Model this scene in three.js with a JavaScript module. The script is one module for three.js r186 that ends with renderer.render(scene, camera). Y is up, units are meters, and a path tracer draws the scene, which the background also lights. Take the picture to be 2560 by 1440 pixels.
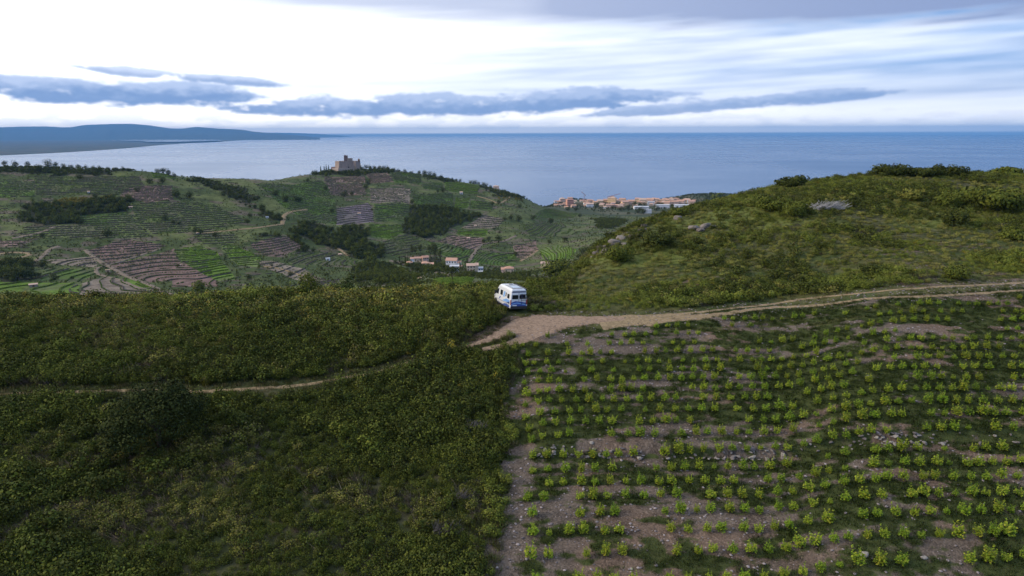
import * as THREE from 'three';
import { mergeGeometries } from 'three/addons/utils/BufferGeometryUtils.js';

// ---------------------------------------------------------------- camera, sky, sun, exposure
const W = 1024, H = 576, EYE = 220, FOCAL = 1696, ROLL = 0.0032, PITCH = Math.atan(387 / FOCAL);
const scene = new THREE.Scene();
const camera = new THREE.PerspectiveCamera(2 * Math.atan(720 / FOCAL) * 180 / Math.PI, W / H, 1, 120000);
camera.position.set(0, EYE, 0);
camera.rotation.set(-PITCH, 0, 0);
camera.rotateZ(-ROLL);
const renderer = new THREE.WebGLRenderer({ antialias: true });
renderer.setSize(W, H);
renderer.toneMapping = THREE.LinearToneMapping;
renderer.toneMappingExposure = 1.25;
renderer.shadowMap.enabled = true;
renderer.shadowMap.type = THREE.PCFSoftShadowMap;

// cloudy evening sky: air, a high veil, a band of low cloud over the sea (azimuth and height in degrees, azimuth from the view northwards to the sea)
function skyColor(az, el, out) {
  const e = Math.max(el, 0), c = Math.cos((az + 38) * Math.PI / 180);
  const glow = Math.pow(0.5 + 0.5 * c, 2.2);                                  // the side of the veiled sun
  const g2 = glow * glow;
  // air at the horizon to veil above
  const k = sstep(0.2, 3.4, e);
  let r = mix(mix(1.0, 1.75, glow), mix(0.42, 1.32, g2 * 1.0), k), g = mix(mix(1.06, 1.62, glow), mix(0.53, 1.33, g2), k), b = mix(mix(1.18, 1.45, glow), mix(0.74, 1.36, g2), k);
  // open blue between the veils, mainly away from the sun
  const o1 = fbm(az * 0.055 + 40, e * 0.42 + az * 0.012 + 7, 5), o2 = fbm(az * 0.02 + 11, e * 0.16 + 3, 4);
  const open = sstep(0.38, 0.62, o1) * sstep(2.6, 6.0, e) * (0.04 + 0.96 * sstep(0.86, 0.4, glow)) * sstep(0.28, 0.48, o2);
  r = mix(r, 0.20, open * 0.85); g = mix(g, 0.38, open * 0.85); b = mix(b, 0.70, open * 0.85);
  // streaks of the veil
  const st = fbm(az * 0.07 + 3, e * 1.15 - az * 0.035, 5), st2 = fbm(az * 0.16 + 90, e * 2.3 - az * 0.1, 4);
  const sk = (st - 0.5) * 0.75 + (st2 - 0.5) * 0.34;
  r += sk * 0.9 * k; g += sk * 0.8 * k; b += sk * 0.6 * k;
  // grey-blue sheets of higher cloud
  const sh = fbm(az * 0.035 + 17 + e * 0.05, e * 0.30 + 31 - az * 0.008, 5);
  let sheet = sstep(0.44, 0.62, sh + 0.16 * (1 - glow) - 0.02) * sstep(8.0, 9.6, e + az * 0.022 + (st - 0.5) * 2.2);
  sheet = Math.min(1, sheet * 0.85 + sstep(7.7, 9.1, e + az * 0.02 + (st2 - 0.5) * 1.4 + (st - 0.5) * 1.2) * sstep(0, 12, az) * 0.85 * sstep(70, 45, az));
  const hiDim = mix(1, 0.9, sstep(20, 60, e));
  r = mix(r, 0.185 * hiDim + 0.34 * g2, sheet); g = mix(g, 0.26 * hiDim + 0.32 * g2, sheet); b = mix(b, 0.47 * hiDim + 0.27 * g2, sheet);
  // low band of cumulus, long and thin, its tops lit
  if (e < 9) {
    const w = fbm(az * 0.11 + 5, 2.2, 4) - 0.5, fine = fbm(az * 0.34 + 60, e * 1.7 + 12, 5), puff = fbm(az * 1.2 + 8, e * 3.2 + 4, 4);
    const bands = [[-50, 4, 2.7 + 1.0 * w, 1.12, 1.0], [-4, 20, 2.35 + w * 0.9 + az * 0.016, 1.15, 0.97], [17, 12, 1.55 + (az - 8) * 0.06, 0.62, 0.85], [-24, 8, 4.1 + w * 0.5 - (az + 26) * 0.05, 0.42, 0.85]];
    let d = 0, lit = 0;
    for (let i = 0; i < 4; i++) {
      const [a0, aw, ec, eh, s] = bands[i];
      const q = i === 0 ? sstep(-14, -24, az) * sstep(-150, -90, az) : sstep(aw * 1.25, aw * 0.55, Math.abs(az - a0));
      if (q <= 0) continue;
      const y = (e - ec) / (eh * (0.45 + 0.55 * q));
      const m = 1 - (y > 0 ? y * y : y * y * 1.7) + (fine - 0.5) * 1.75 + (puff - 0.5) * 0.9 + (fbm(az * 3.1, e * 7 + 2, 3) - 0.5) * 0.3 + 0.12 - (1 - q) * 1.5;
      const v = sstep(0.05, 0.8, m) * s * Math.min(1, q * 2.5);
      if (v > d) { d = v; lit = sstep(0.1, 1.1, y + (puff - 0.5) * 1.1 + 0.35) * (0.25 + 0.6 * glow); }
    }
    const cr = mix(0.15, 0.50, lit), cg = mix(0.27, 0.60, lit), cb = mix(0.53, 0.82, lit);
    r = mix(r, cr, d * 0.94); g = mix(g, cg, d * 0.94); b = mix(b, cb, d * 0.94);
    // small far heaps just over the horizon
    const heap = sstep(0.5, 0.68, fbm(az * 0.6 + 33, e * 2.4 + 1, 5) + 0.12 - Math.abs(e - 0.95) * 0.28) * sstep(0.1, 0.6, e) * (1 - d);
    r = mix(r, 0.92, heap * 0.4); g = mix(g, 0.90, heap * 0.36); b = mix(b, 0.93, heap * 0.3);
  }
  // overhead broken grey; unseen blue and bright sides shaped to tint the sea
  const up = sstep(11, 34, el);
  if (up > 0) { const n = 0.84 + 0.32 * fbm(az * 0.04 + 2, el * 0.06, 4), gz = g2 * sstep(80, 35, el); const lo = sstep(55, 25, el) * sstep(0.9, 0.4, glow); r = mix(r, (0.54 - 0.30 * lo + 0.62 * gz) * n, up); g = mix(g, (0.60 - 0.17 * lo + 0.55 * gz) * n, up); b = mix(b, (0.72 + 0.10 * lo + 0.42 * gz) * n, up); }
  out[0] = Math.max(0.05, r); out[1] = Math.max(0.05, g); out[2] = Math.max(0.05, b);
}
{
  const w = 4096, h = 2048, data = new Float32Array(w * h * 4), px = [0, 0, 0];
  for (let row = 0; row < h; row++) {
    const el = ((row + 0.5) / h - 0.5) * 180, step = el > 14 ? 4 : el < -1 ? 4096 : 1;
    for (let col = 0; col < w; col++) {
      const i = (row * w + col) * 4;
      if (col % step === 0) {
        let az = ((col + 0.5) / w - 0.5) * 360 + 90; if (az > 180) az -= 360;
        if (el < -1) { px[0] = 0.30; px[1] = 0.36; px[2] = 0.45; } else {
          skyColor(az, el, px);
          if (Math.abs(az) > 172) { const t = (Math.abs(az) - 172) / 8, q = [0, 0, 0], m = [0, 0, 0]; for (let s2 = -1; s2 <= 1; s2 += 2) { skyColor(s2 * 179.9, el, q); for (let j = 0; j < 3; j++) m[j] += q[j] / 2; } for (let j = 0; j < 3; j++) px[j] = mix(px[j], m[j], t); }
        }
      }
      data[i] = px[0]; data[i + 1] = px[1]; data[i + 2] = px[2]; data[i + 3] = 1;
    }
  }
  const sky = new THREE.DataTexture(data, w, h, THREE.RGBAFormat, THREE.FloatType);
  sky.mapping = THREE.EquirectangularReflectionMapping; sky.magFilter = THREE.LinearFilter; sky.colorSpace = THREE.LinearSRGBColorSpace; sky.needsUpdate = true;
  scene.background = sky; scene.environment = sky;
}
const sun = new THREE.DirectionalLight(new THREE.Color(1.0, 0.84, 0.62), 2.2);      // low sun to the west, through thin cloud
sun.position.set(-0.88, 0.44, 0.16).multiplyScalar(400).add(new THREE.Vector3(0, 200, -90));
sun.target.position.set(0, 200, -90);
sun.castShadow = true; sun.shadow.radius = 26; sun.shadow.mapSize.set(2048, 2048);
Object.assign(sun.shadow.camera, { left: -700, right: 700, top: 500, bottom: -500, near: 1, far: 2500 });
scene.add(sun, sun.target);
scene.fog = new THREE.FogExp2(new THREE.Color(0.19, 0.50, 1.0), 2.8e-5);

// ---------------------------------------------------------------- small mathematics
function mix(a, b, t) { return a + (b - a) * t; }
function clamp(x, a, b) { return x < a ? a : x > b ? b : x; }
function sstep(a, b, x) { const t = clamp((x - a) / (b - a), 0, 1); return t * t * (3 - 2 * t); }
function hash(x, y) { let n = (Math.imul(x | 0, 374761393) + Math.imul(y | 0, 668265263)) | 0; n = Math.imul(n ^ (n >>> 13), 1274126177); return ((n ^ (n >>> 16)) >>> 0) / 4294967296; }
function vnoise(x, y) {
  const ix = Math.floor(x), iy = Math.floor(y), fx = x - ix, fy = y - iy, u = fx * fx * (3 - 2 * fx), v = fy * fy * (3 - 2 * fy);
  const a = hash(ix, iy), b = hash(ix + 1, iy), c = hash(ix, iy + 1), d = hash(ix + 1, iy + 1);
  return a + (b - a) * u + (c - a) * v + (a - b - c + d) * u * v;
}
function fbm(x, y, o) { let s = 0, a = 0.5, t = 0; for (let i = 0; i < o; i++) { s += a * vnoise(x, y); t += a; a *= 0.5; const q = x * 1.6 - y * 1.2 + 19.7; y = x * 1.2 + y * 1.6 + 7.3; x = q; } return s / t; }
function rng(seed) { let a = seed | 0; return () => { a = (a + 0x6D2B79F5) | 0; let t = Math.imul(a ^ (a >>> 15), 1 | a); t = (t + Math.imul(t ^ (t >>> 7), 61 | t)) ^ t; return ((t ^ (t >>> 14)) >>> 0) / 4294967296; }; }
const V = (x, y, z) => new THREE.Vector3(x, y, z);

// ---------------------------------------------------------------- the land, surveyed from the drone's standpoint
// a sight line: lateral and vertical slope per metre forward, from a survey picture of 2560 x 1440
function sight(u, v) {
  const du = u - 1280, dv = v - 720, xn = (du - ROLL * dv) / FOCAL, yn = -(dv + ROLL * du) / FOCAL;
  const f = Math.cos(PITCH) + yn * Math.sin(PITCH);
  return [xn / f, (Math.sin(PITCH) - yn * Math.cos(PITCH)) / f];               // [x / D, drop / D]
}
const dropRow = (D, drop) => drop / D;
// profiles: near ground as [distance, metres below the drone], far ground as [distance, survey row]
const NEAR_L = [[10, 27.3], [38, 26.4], [50, 25.2], [60, 23.2], [75, 20.9], [82, 20.7]];
const NEAR_R = [[10, 26.8], [38, 26.1], [50, 24.9], [62, 22.7], [73, 20.3], [79, 19.9]];
const NEAR_RR = [[10, 26.3], [38, 25.3], [50, 23.7], [62, 21.0], [73, 18.3], [80, 17.5]];
const SEA = [[2250, -9], [3400, -14]];
const PROFILES = [
  [-500, NEAR_L, [[90, 762], [200, 800], [400, 780], [500, 740], [570, 690], [650, 640], [730, 570], [800, 510], [860, 460], [910, 420], [950, 410], [1050, 425], [1300, 520]]],
  [0, NEAR_L, [[90, 761], [200, 800], [400, 780], [500, 740], [570, 690], [650, 640], [730, 570], [800, 510], [860, 460], [910, 424], [945, 415], [1050, 432], [1300, 530]]],
  [300, NEAR_L, [[91, 759], [200, 800], [400, 780], [500, 745], [560, 712], [620, 670], [690, 620], [760, 560], [830, 505], [900, 455], [950, 426], [1050, 440], [1300, 540]]],
  [400, NEAR_L, [[91, 758], [200, 800], [400, 780], [500, 745], [570, 712], [630, 668], [700, 618], [770, 558], [840, 505], [905, 458], [960, 432], [1050, 446], [1300, 540]]],
  [480, NEAR_L, [[91, 757], [200, 796], [400, 776], [510, 745], [570, 714], [635, 666], [705, 615], [780, 558], [850, 508], [920, 466], [985, 445], [1080, 455], [1350, 540]]],
  [650, NEAR_L, [[92, 753], [200, 785], [400, 768], [520, 742], [580, 715], [650, 660], [720, 610], [800, 560], [880, 510], [950, 470], [1030, 450], [1120, 458], [1400, 540]]],
  [770, NEAR_L, [[94, 747], [200, 772], [400, 750], [520, 732], [590, 708], [680, 655], [770, 598], [860, 545], [960, 500], [1060, 460], [1150, 438], [1230, 446], [1500, 540]]],
  [850, NEAR_L, [[96, 743], [200, 760], [400, 738], [520, 722], [600, 700], [700, 652], [800, 594], [900, 542], [1000, 500], [1140, 448], [1215, 425], [1280, 424], [1360, 450], [1650, 540]]],
  [1000, NEAR_L, [[98, 738], [200, 745], [380, 722], [500, 706], [600, 690], [720, 663], [800, 620], [900, 565], [1000, 515], [1120, 463], [1230, 428], [1300, 432], [1600, 530]]],
  [1150, NEAR_R, [[100, 736], [160, 744], [260, 732], [340, 714], [420, 698], [520, 690], [640, 682], [740, 662], [800, 635], [880, 600], [1000, 540], [1150, 480], [1250, 452], [1350, 468], [1650, 560]]],
  [1280, NEAR_R, [[100, 727], [200, 736], [340, 708], [450, 698], [600, 690], [700, 684], [770, 668], [850, 628], [950, 572], [1080, 522], [1180, 494], [1250, 482], [1380, 498], [1600, 540], [1800, 580]]],
  [1400, NEAR_R, [[92, 738], [106, 706], [200, 715], [400, 700], [560, 690], [700, 670], [780, 648], [870, 615], [1000, 575], [1150, 548], [1300, 532], [1500, 518], [1650, 508], [1750, 504], [1900, 520]]],
  [1500, NEAR_R, [[90, 727], [119, 618], [200, 650], [400, 676], [700, 640], [900, 590], [1100, 558], [1300, 540], [1500, 522], [1650, 509], [1750, 505], [1900, 520]]],
  [1600, NEAR_R, [[92, 706], [131, 561], [200, 600], [400, 645], [700, 625], [1000, 580], [1300, 545], [1500, 525], [1650, 509], [1780, 504], [1950, 520]]],
  [1720, NEAR_R, [[96, 674], [140, 523], [200, 560], [400, 620], [700, 610], [1000, 575], [1300, 545], [1500, 520], [1700, 506], [1880, 486], [2000, 490]]],
  [1850, NEAR_R, [[100, 640], [150, 487], [200, 520], [400, 590], [700, 590], [1000, 570], [1300, 545], [1500, 525], [1700, 505], [1880, 489], [2000, 498]]],
  [2000, NEAR_R, [[100, 618], [156, 459], [200, 478], [400, 590], [700, 600], [1200, 580], [1700, 540], [1880, 520], [2000, 520]]],
  [2250, NEAR_RR, [[104, 592], [165, 436], [220, 452], [400, 590], [700, 620], [1200, 600], [1700, 560]]],
  [2560, NEAR_RR, [[104, 592], [172, 438], [220, 452], [400, 590], [700, 620], [1200, 600], [1700, 560]]],
  [3100, NEAR_RR, [[104, 592], [172, 442], [220, 456], [400, 590], [700, 620], [1200, 600], [1700, 560]]],
];
function pchip(xs, ys) {
  const n = xs.length, d = [], m = new Array(n);
  for (let i = 0; i < n - 1; i++) d.push((ys[i + 1] - ys[i]) / (xs[i + 1] - xs[i]));
  m[0] = d[0]; m[n - 1] = d[n - 2];
  for (let i = 1; i < n - 1; i++) m[i] = d[i - 1] * d[i] <= 0 ? 0 : 2 * d[i - 1] * d[i] / (d[i - 1] + d[i]);
  return (x) => {
    if (x <= xs[0]) return ys[0]; if (x >= xs[n - 1]) return ys[n - 1];
    let i = 0; while (x > xs[i + 1]) i++;
    const h = xs[i + 1] - xs[i], t = (x - xs[i]) / h, t2 = t * t, t3 = t2 * t;
    return ys[i] * (2 * t3 - 3 * t2 + 1) + m[i] * h * (t3 - 2 * t2 + t) + ys[i + 1] * (3 * t2 - 2 * t3) + m[i + 1] * h * (t3 - t2);
  };
}
const columns = PROFILES.map(([u, near, far]) => {
  const pts = near.map(([D, drop]) => [Math.log(D), drop / D]);
  for (const [D, v] of far) pts.push([Math.log(D), sight(u, v)[1]]);
  for (const [D, y] of SEA) pts.push([Math.log(D), (EYE - y) / D]);
  return { s: sight(u, 560)[0], f: pchip(pts.map((p) => p[0]), pts.map((p) => p[1])) };
});
const NS = 640, ND = 640, S0 = -1.25, S1 = 1.25, L0 = Math.log(13), L1 = Math.log(3300);
const rowD = (j) => Math.exp(mix(L0, L1, j / ND)), colS = (i) => mix(S0, S1, i / NS);
const WALL_D = (x) => 50.2 - 0.012 * x + 0.9 * (vnoise(x * 0.12, 4.4) - 0.5);
const heights = new Float32Array((NS + 1) * (ND + 1));
for (let j = 0; j <= ND; j++) {
  const D = rowD(j), ld = Math.log(D), t = columns.map((c) => c.f(ld));
  for (let i = 0; i <= NS; i++) {
    const s = colS(i), x = s * D, z = -D;
    let k = 0; while (k < columns.length - 2 && s > columns[k + 1].s) k++;
    const p0 = t[Math.max(0, k - 1)], p1 = t[k], p2 = t[k + 1], p3 = t[Math.min(t.length - 1, k + 2)];
    const c0 = columns[Math.max(0, k - 1)].s, c1 = columns[k].s, c2 = columns[k + 1].s, c3 = columns[Math.min(t.length - 1, k + 2)].s;
    const q = clamp((s - c1) / (c2 - c1), 0, 1), m1 = k > 0 ? (p2 - p0) / (c2 - c0) : (p2 - p1) / (c2 - c1), m2 = k < t.length - 2 ? (p3 - p1) / (c3 - c1) : (p2 - p1) / (c2 - c1), h = c2 - c1;
    const q2 = q * q, q3 = q2 * q;
    const tau = p1 * (2 * q3 - 3 * q2 + 1) + m1 * h * (q3 - 2 * q2 + q) + p2 * (3 * q2 - 2 * q3) + m2 * h * (q3 - q2);
    let y = EYE - D * tau;
    const near = 1 - sstep(100, 260, D), land = sstep(2300, 1700, D);
    y += near * ((fbm(x * 0.16, z * 0.16, 3) - 0.5) * (0.42 + 0.7 * sstep(68, 84, D) * sstep(-2, -12, x) - 0.32 * sstep(-1, 2, x) * sstep(82, 72, D)) + (fbm(x * 0.045 + 9, z * 0.045, 3) - 0.5) * 0.9 * sstep(86, 120, D));
    y += (1 - near) * land * ((fbm(x * 0.009 + 5, z * 0.009, 2) - 0.5) * 5 + (fbm(x * 0.03, z * 0.03 + 3, 2) - 0.5) * 1.1);
    if (x > 0.5 && D < 72) y += 0.62 * (sstep(WALL_D(x) - 0.25, WALL_D(x) + 0.25, D) - sstep(52, 68, D)) * sstep(0.8, 3, x);
    heights[j * (NS + 1) + i] = y;
  }
}
function ground(x, z) {
  const D = Math.max(-z, 13.01), gi = clamp((x / D - S0) / (S1 - S0) * NS, 0, NS - 1e-3), gj = clamp((Math.log(D) - L0) / (L1 - L0) * ND, 0, ND - 1e-3);
  const i = gi | 0, j = gj | 0, a = gi - i, b = gj - j, o = j * (NS + 1) + i;
  return mix(mix(heights[o], heights[o + 1], a), mix(heights[o + NS + 1], heights[o + NS + 2], a), b);
}
function slopeAt(x, z, e) { return [(ground(x + e, z) - ground(x - e, z)) / (2 * e), (ground(x, z + e) - ground(x, z - e)) / (2 * e)]; }
// the point of the ground a survey mark sits on, from distance D0 outward
function at(u, v, D0 = 14, D1 = 2600) {
  const [s, t] = sight(u, v); let D = D0, prev = -1, best = D0, bestGap = 1e9;
  while (D < D1) {
    const gap = EYE - D * t - ground(s * D, -D);
    if (gap <= 0 && prev > 0) { let a = D / 1.004, b = D; for (let k = 0; k < 12; k++) { const m = (a + b) / 2; if (EYE - m * t - ground(s * m, -m) > 0) a = m; else b = m; } return V(s * b, ground(s * b, -b), -b); }
    if (Math.abs(gap) / D < bestGap) { bestGap = Math.abs(gap) / D; best = D; }
    prev = gap; D *= 1.004;
  }
  return V(s * best, ground(s * best, -best), -best);
}
const pxAt = (p) => FOCAL / Math.hypot(p.x, EYE - p.y, p.z);                      // survey pixels per metre
const inside = (poly, x, z) => { let c = false; for (let i = 0, j = poly.length - 1; i < poly.length; j = i++) { const [xi, zi] = poly[i], [xj, zj] = poly[j]; if ((zi > z) !== (zj > z) && x < (xj - xi) * (z - zi) / (zj - zi) + xi) c = !c; } return c; };
const plan = (pts, D0) => pts.map(([u, v]) => { const p = at(u, v, D0); return [p.x, p.z]; });

// ---------------------------------------------------------------- objects, names, materials
const taken = {};
function numbered(name) { const n = taken[name] = (taken[name] ?? -1) + 1; return n ? name + '_' + String(n).padStart(3, '0') : name; }
function shade(o) { o.traverse((c) => { if (c.isMesh) { c.castShadow = true; c.receiveShadow = true; } }); return o; }
function top(o, name, data) { o.name = numbered(name); o.userData = { ...data }; shade(o); scene.add(o); return o; }
function part(parent, name, geo, mat, data) { const m = new THREE.Mesh(geo, mat); m.name = name; if (data) m.userData = data; parent.add(m); return m; }
const lin = (r, g, b) => new THREE.Color().setRGB(r, g, b);
const mat = (r, g, b, rough = 0.85, extra = {}) => new THREE.MeshPhysicalMaterial({ color: lin(r, g, b), roughness: rough, specularIntensity: rough > 0.8 ? 0.3 : 1, ...extra });
const leafMat = (extra = {}) => new THREE.MeshPhysicalMaterial({ color: lin(1, 1, 1), roughness: 0.8, specularIntensity: 0.15, vertexColors: true, side: THREE.DoubleSide, ...extra });
function box(w, h, d, x = 0, y = 0, z = 0) { return new THREE.BoxGeometry(w, h, d).translate(x, y, z); }
function geoOf(pos, nor, col, idx, uv) {
  const g = new THREE.BufferGeometry();
  g.setAttribute('position', new THREE.Float32BufferAttribute(pos, 3));
  if (nor) g.setAttribute('normal', new THREE.Float32BufferAttribute(nor, 3));
  if (col) g.setAttribute('color', new THREE.Float32BufferAttribute(col, 3));
  if (uv) g.setAttribute('uv', new THREE.Float32BufferAttribute(uv, 2));
  if (idx) g.setIndex(idx);
  if (!nor) g.computeVertexNormals();
  return g;
}
function byteTexture(w, h, fill, srgb = true) {
  const d = new Uint8Array(w * h * 4), c = [0, 0, 0];
  for (let y = 0; y < h; y++) for (let x = 0; x < w; x++) {
    fill(x, y, c); const i = (y * w + x) * 4;
    for (let k = 0; k < 3; k++) { const v = clamp(c[k], 0, 1); d[i + k] = Math.round(255 * (srgb ? (v <= 0.0031308 ? v * 12.92 : 1.055 * Math.pow(v, 1 / 2.4) - 0.055) : v)); }
    d[i + 3] = 255;
  }
  const t = new THREE.DataTexture(d, w, h); t.magFilter = THREE.LinearFilter; t.minFilter = THREE.LinearMipmapLinearFilter; t.generateMipmaps = true; if (srgb) t.colorSpace = THREE.SRGBColorSpace; t.needsUpdate = true; return t;
}

// ---------------------------------------------------------------- ground sheets
const jOf = (D) => Math.round((Math.log(D) - L0) / (L1 - L0) * ND), iOf = (s) => Math.round((s - S0) / (S1 - S0) * NS);
function land(name, label, i0, i1, j0, j1, material, rect) {
  const n = i1 - i0 + 1, m = j1 - j0 + 1, pos = new Float32Array(n * m * 3), nor = new Float32Array(n * m * 3), uv = new Float32Array(n * m * 2), idx = [];
  for (let j = 0; j < m; j++) for (let i = 0; i < n; i++) {
    const k = j * n + i, D = rowD(j0 + j), x = colS(i0 + i) * D, y = heights[(j0 + j) * (NS + 1) + i0 + i], e = D * 0.004, [sx, sz] = slopeAt(x, -D, e), l = Math.hypot(sx, 1, sz);
    pos.set([x, y, -D], k * 3); nor.set([-sx / l, 1 / l, -sz / l], k * 3); uv.set([(x - rect[0]) / (rect[1] - rect[0]), (D - rect[2]) / (rect[3] - rect[2])], k * 2);
    if (i && j) idx.push(k - n - 1, k - n, k, k - n - 1, k, k - 1);
  }
  const mesh = new THREE.Mesh(geoOf(pos, nor, null, idx, uv), material);
  return top(mesh, name, { label, category: 'ground', kind: 'structure' });
}
const EDGE = (D) => -1.65 + 0.6 * (vnoise(D * 0.3, 1.7) - 0.5) + sstep(32, 60, D) * 1.5;       // where the scrub ends and the vineyard's headland begins
const grassMask = (x, D) => {
  let g = 0.45 * fbm(x * 0.11 + 3, D * 0.34 + x * 0.03, 4) + 0.55 * fbm(x * 0.30 + 9, D * 0.85, 3) + 0.45 * (fbm(x * 0.9, D * 1.6, 3) - 0.5) + sstep(46, 60, D) * 0.085 - 0.02 * sstep(48, 36, D) + 0.05 * sstep(16, 30, x);
  g -= 0.11 * Math.exp(-Math.pow((x + 0.2 - EDGE(D) - 1.6) / 0.8, 2)) * sstep(66, 55, D);
  g -= 0.28 * sstep(64, 69, D) * sstep(0.45, 0.6, fbm(x * 0.08 + 77, D * 0.2, 3));
  if (D > 74) g += 0.2;
  return sstep(0.43, 0.55, g + 0.2 * (fbm(x * 2.1 + 8, D * 2.4, 3) - 0.5));
};
const nearTex = byteTexture(2048, 2048, (px, py, c) => {
  const x = mix(-9, 89, px / 2047), D = mix(20, 104, py / 2047), a = fbm(x * 0.5, D * 0.5, 4), f = hash(px >> 1, py >> 1), f2 = hash(px, py + 900), g = grassMask(x, D), st = vnoise(x * 9, D * 9);
  const t = 0.55 + 0.62 * a + 0.5 * (f - 0.5) + 0.45 * sstep(0.66, 0.9, st) + 0.5 * (fbm(x * 1.6 + 5, D * 2.2, 3) - 0.5);
  const rose = sstep(0.45, 0.6, fbm(x * 0.13 + 50, D * 0.16, 3));
  let r = mix(0.180, 0.215, rose) * t, gg = mix(0.142, 0.152, rose) * t, b = mix(0.114, 0.112, rose) * t;
  const q = 0.6 + 0.8 * fbm(x * 1.7, D * 1.7 + 9, 3) + 0.25 * (f2 - 0.5), dry = D > 70 ? 0.5 * sstep(0.4, 0.6, fbm(x * 0.2, D * 0.5, 3)) : 0.12;
  r = mix(r, mix(0.062, 0.15, dry) * q, g * 0.94); gg = mix(gg, mix(0.086, 0.138, dry) * q, g * 0.94); b = mix(b, mix(0.024, 0.05, dry) * q, g * 0.94);
  c[0] = r; c[1] = gg; c[2] = b;
});
const soilBump = byteTexture(512, 512, (x, y, c) => { c[0] = c[1] = c[2] = 0.5 * hash(x >> 1, y >> 1) + 0.5 * vnoise(x * 0.12, y * 0.12); }, false);
soilBump.wrapS = soilBump.wrapT = THREE.RepeatWrapping; soilBump.repeat.set(24, 21);
const nearMat = new THREE.MeshPhysicalMaterial({ map: nearTex, roughness: 0.95, specularIntensity: 0.2, bumpMap: soilBump, bumpScale: 0.09 });
const scrubSoil = (x, D, c, px, py) => { const a = fbm(x * 0.25, D * 0.25, 4), f = hash(px, py); const t = 0.7 + 0.6 * fbm(x * 0.9 + 4, D * 0.9, 3) + 0.3 * (f - 0.5), m = sstep(0.42, 0.6, a); c[0] = mix(0.052, 0.080, m) * t; c[1] = mix(0.060, 0.076, m) * t; c[2] = mix(0.024, 0.038, m) * t; };
const scrubMat = new THREE.MeshPhysicalMaterial({ map: byteTexture(1024, 1024, (px, py, c) => scrubSoil(mix(-126, 2, px / 1023), mix(12, 104, py / 1023), c, px, py)), roughness: 0.95, specularIntensity: 0.2 });
const hillTex = byteTexture(2048, 1024, (px, py, c) => {
  const x = mix(-330, 330, px / 2047), D = mix(98, 264, py / 1023); scrubSoil(x, D, c, px, py);
  const m = sstep(0.42, 0.62, fbm(x * 0.05 + 6, D * 0.05, 4)); c[0] = mix(c[0], 0.115 + 0.04 * hash(px, py), m * 0.85); c[1] = mix(c[1], 0.142 + 0.03 * hash(px, py), m * 0.85); c[2] = mix(c[2], 0.036, m * 0.85);
});
const J = { a: 0, b: jOf(100), c: jOf(260), d: jOf(1340), e: ND }, IS = iOf(-0.065);
land('scrub_slope', 'dark soil and litter under the maquis scrub', 0, IS, J.a, J.b, scrubMat, [-126, 2, 12, 104]);
land('vineyard_ground', 'stony pinkish vineyard soil with patches of short grass', IS, NS, J.a, J.b, nearMat, [-9, 89, 20, 104]);
land('hillside', 'olive grassy hillside around and beyond the parked van', 0, NS, J.b, J.c, new THREE.MeshPhysicalMaterial({ map: hillTex, roughness: 0.95, specularIntensity: 0.2 }), [-330, 330, 98, 264]);

// ---------------------------------------------------------------- tracks
const tracks = [];                                                                // plan polylines with half widths, kept clear of shrubs
const trackTex = byteTexture(512, 512, (x, y, c) => { const t = 0.5 + 0.75 * fbm(x * 0.05, y * 0.05, 5) + 0.45 * (hash(x >> 1, y >> 1) - 0.5) + 0.4 * sstep(0.75, 0.95, vnoise(x * 0.3, y * 0.3)) - 0.25 * sstep(0.75, 0.95, vnoise(x * 0.22 + 60, y * 0.22)); c[0] = 0.37 * t; c[1] = 0.262 * t; c[2] = 0.185 * t; });
trackTex.wrapS = trackTex.wrapT = THREE.MirroredRepeatWrapping;
const trackMat = new THREE.MeshPhysicalMaterial({ map: trackTex, roughness: 0.95, specularIntensity: 0.2, bumpMap: soilBump, bumpScale: 0.03 });
const dustyMat = new THREE.MeshPhysicalMaterial({ map: trackTex, color: lin(0.80, 0.84, 0.70), roughness: 0.95, specularIntensity: 0.2 });
const laneMat = new THREE.MeshPhysicalMaterial({ map: trackTex, color: lin(0.62, 0.70, 0.76), roughness: 0.95, specularIntensity: 0.2 });
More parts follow.
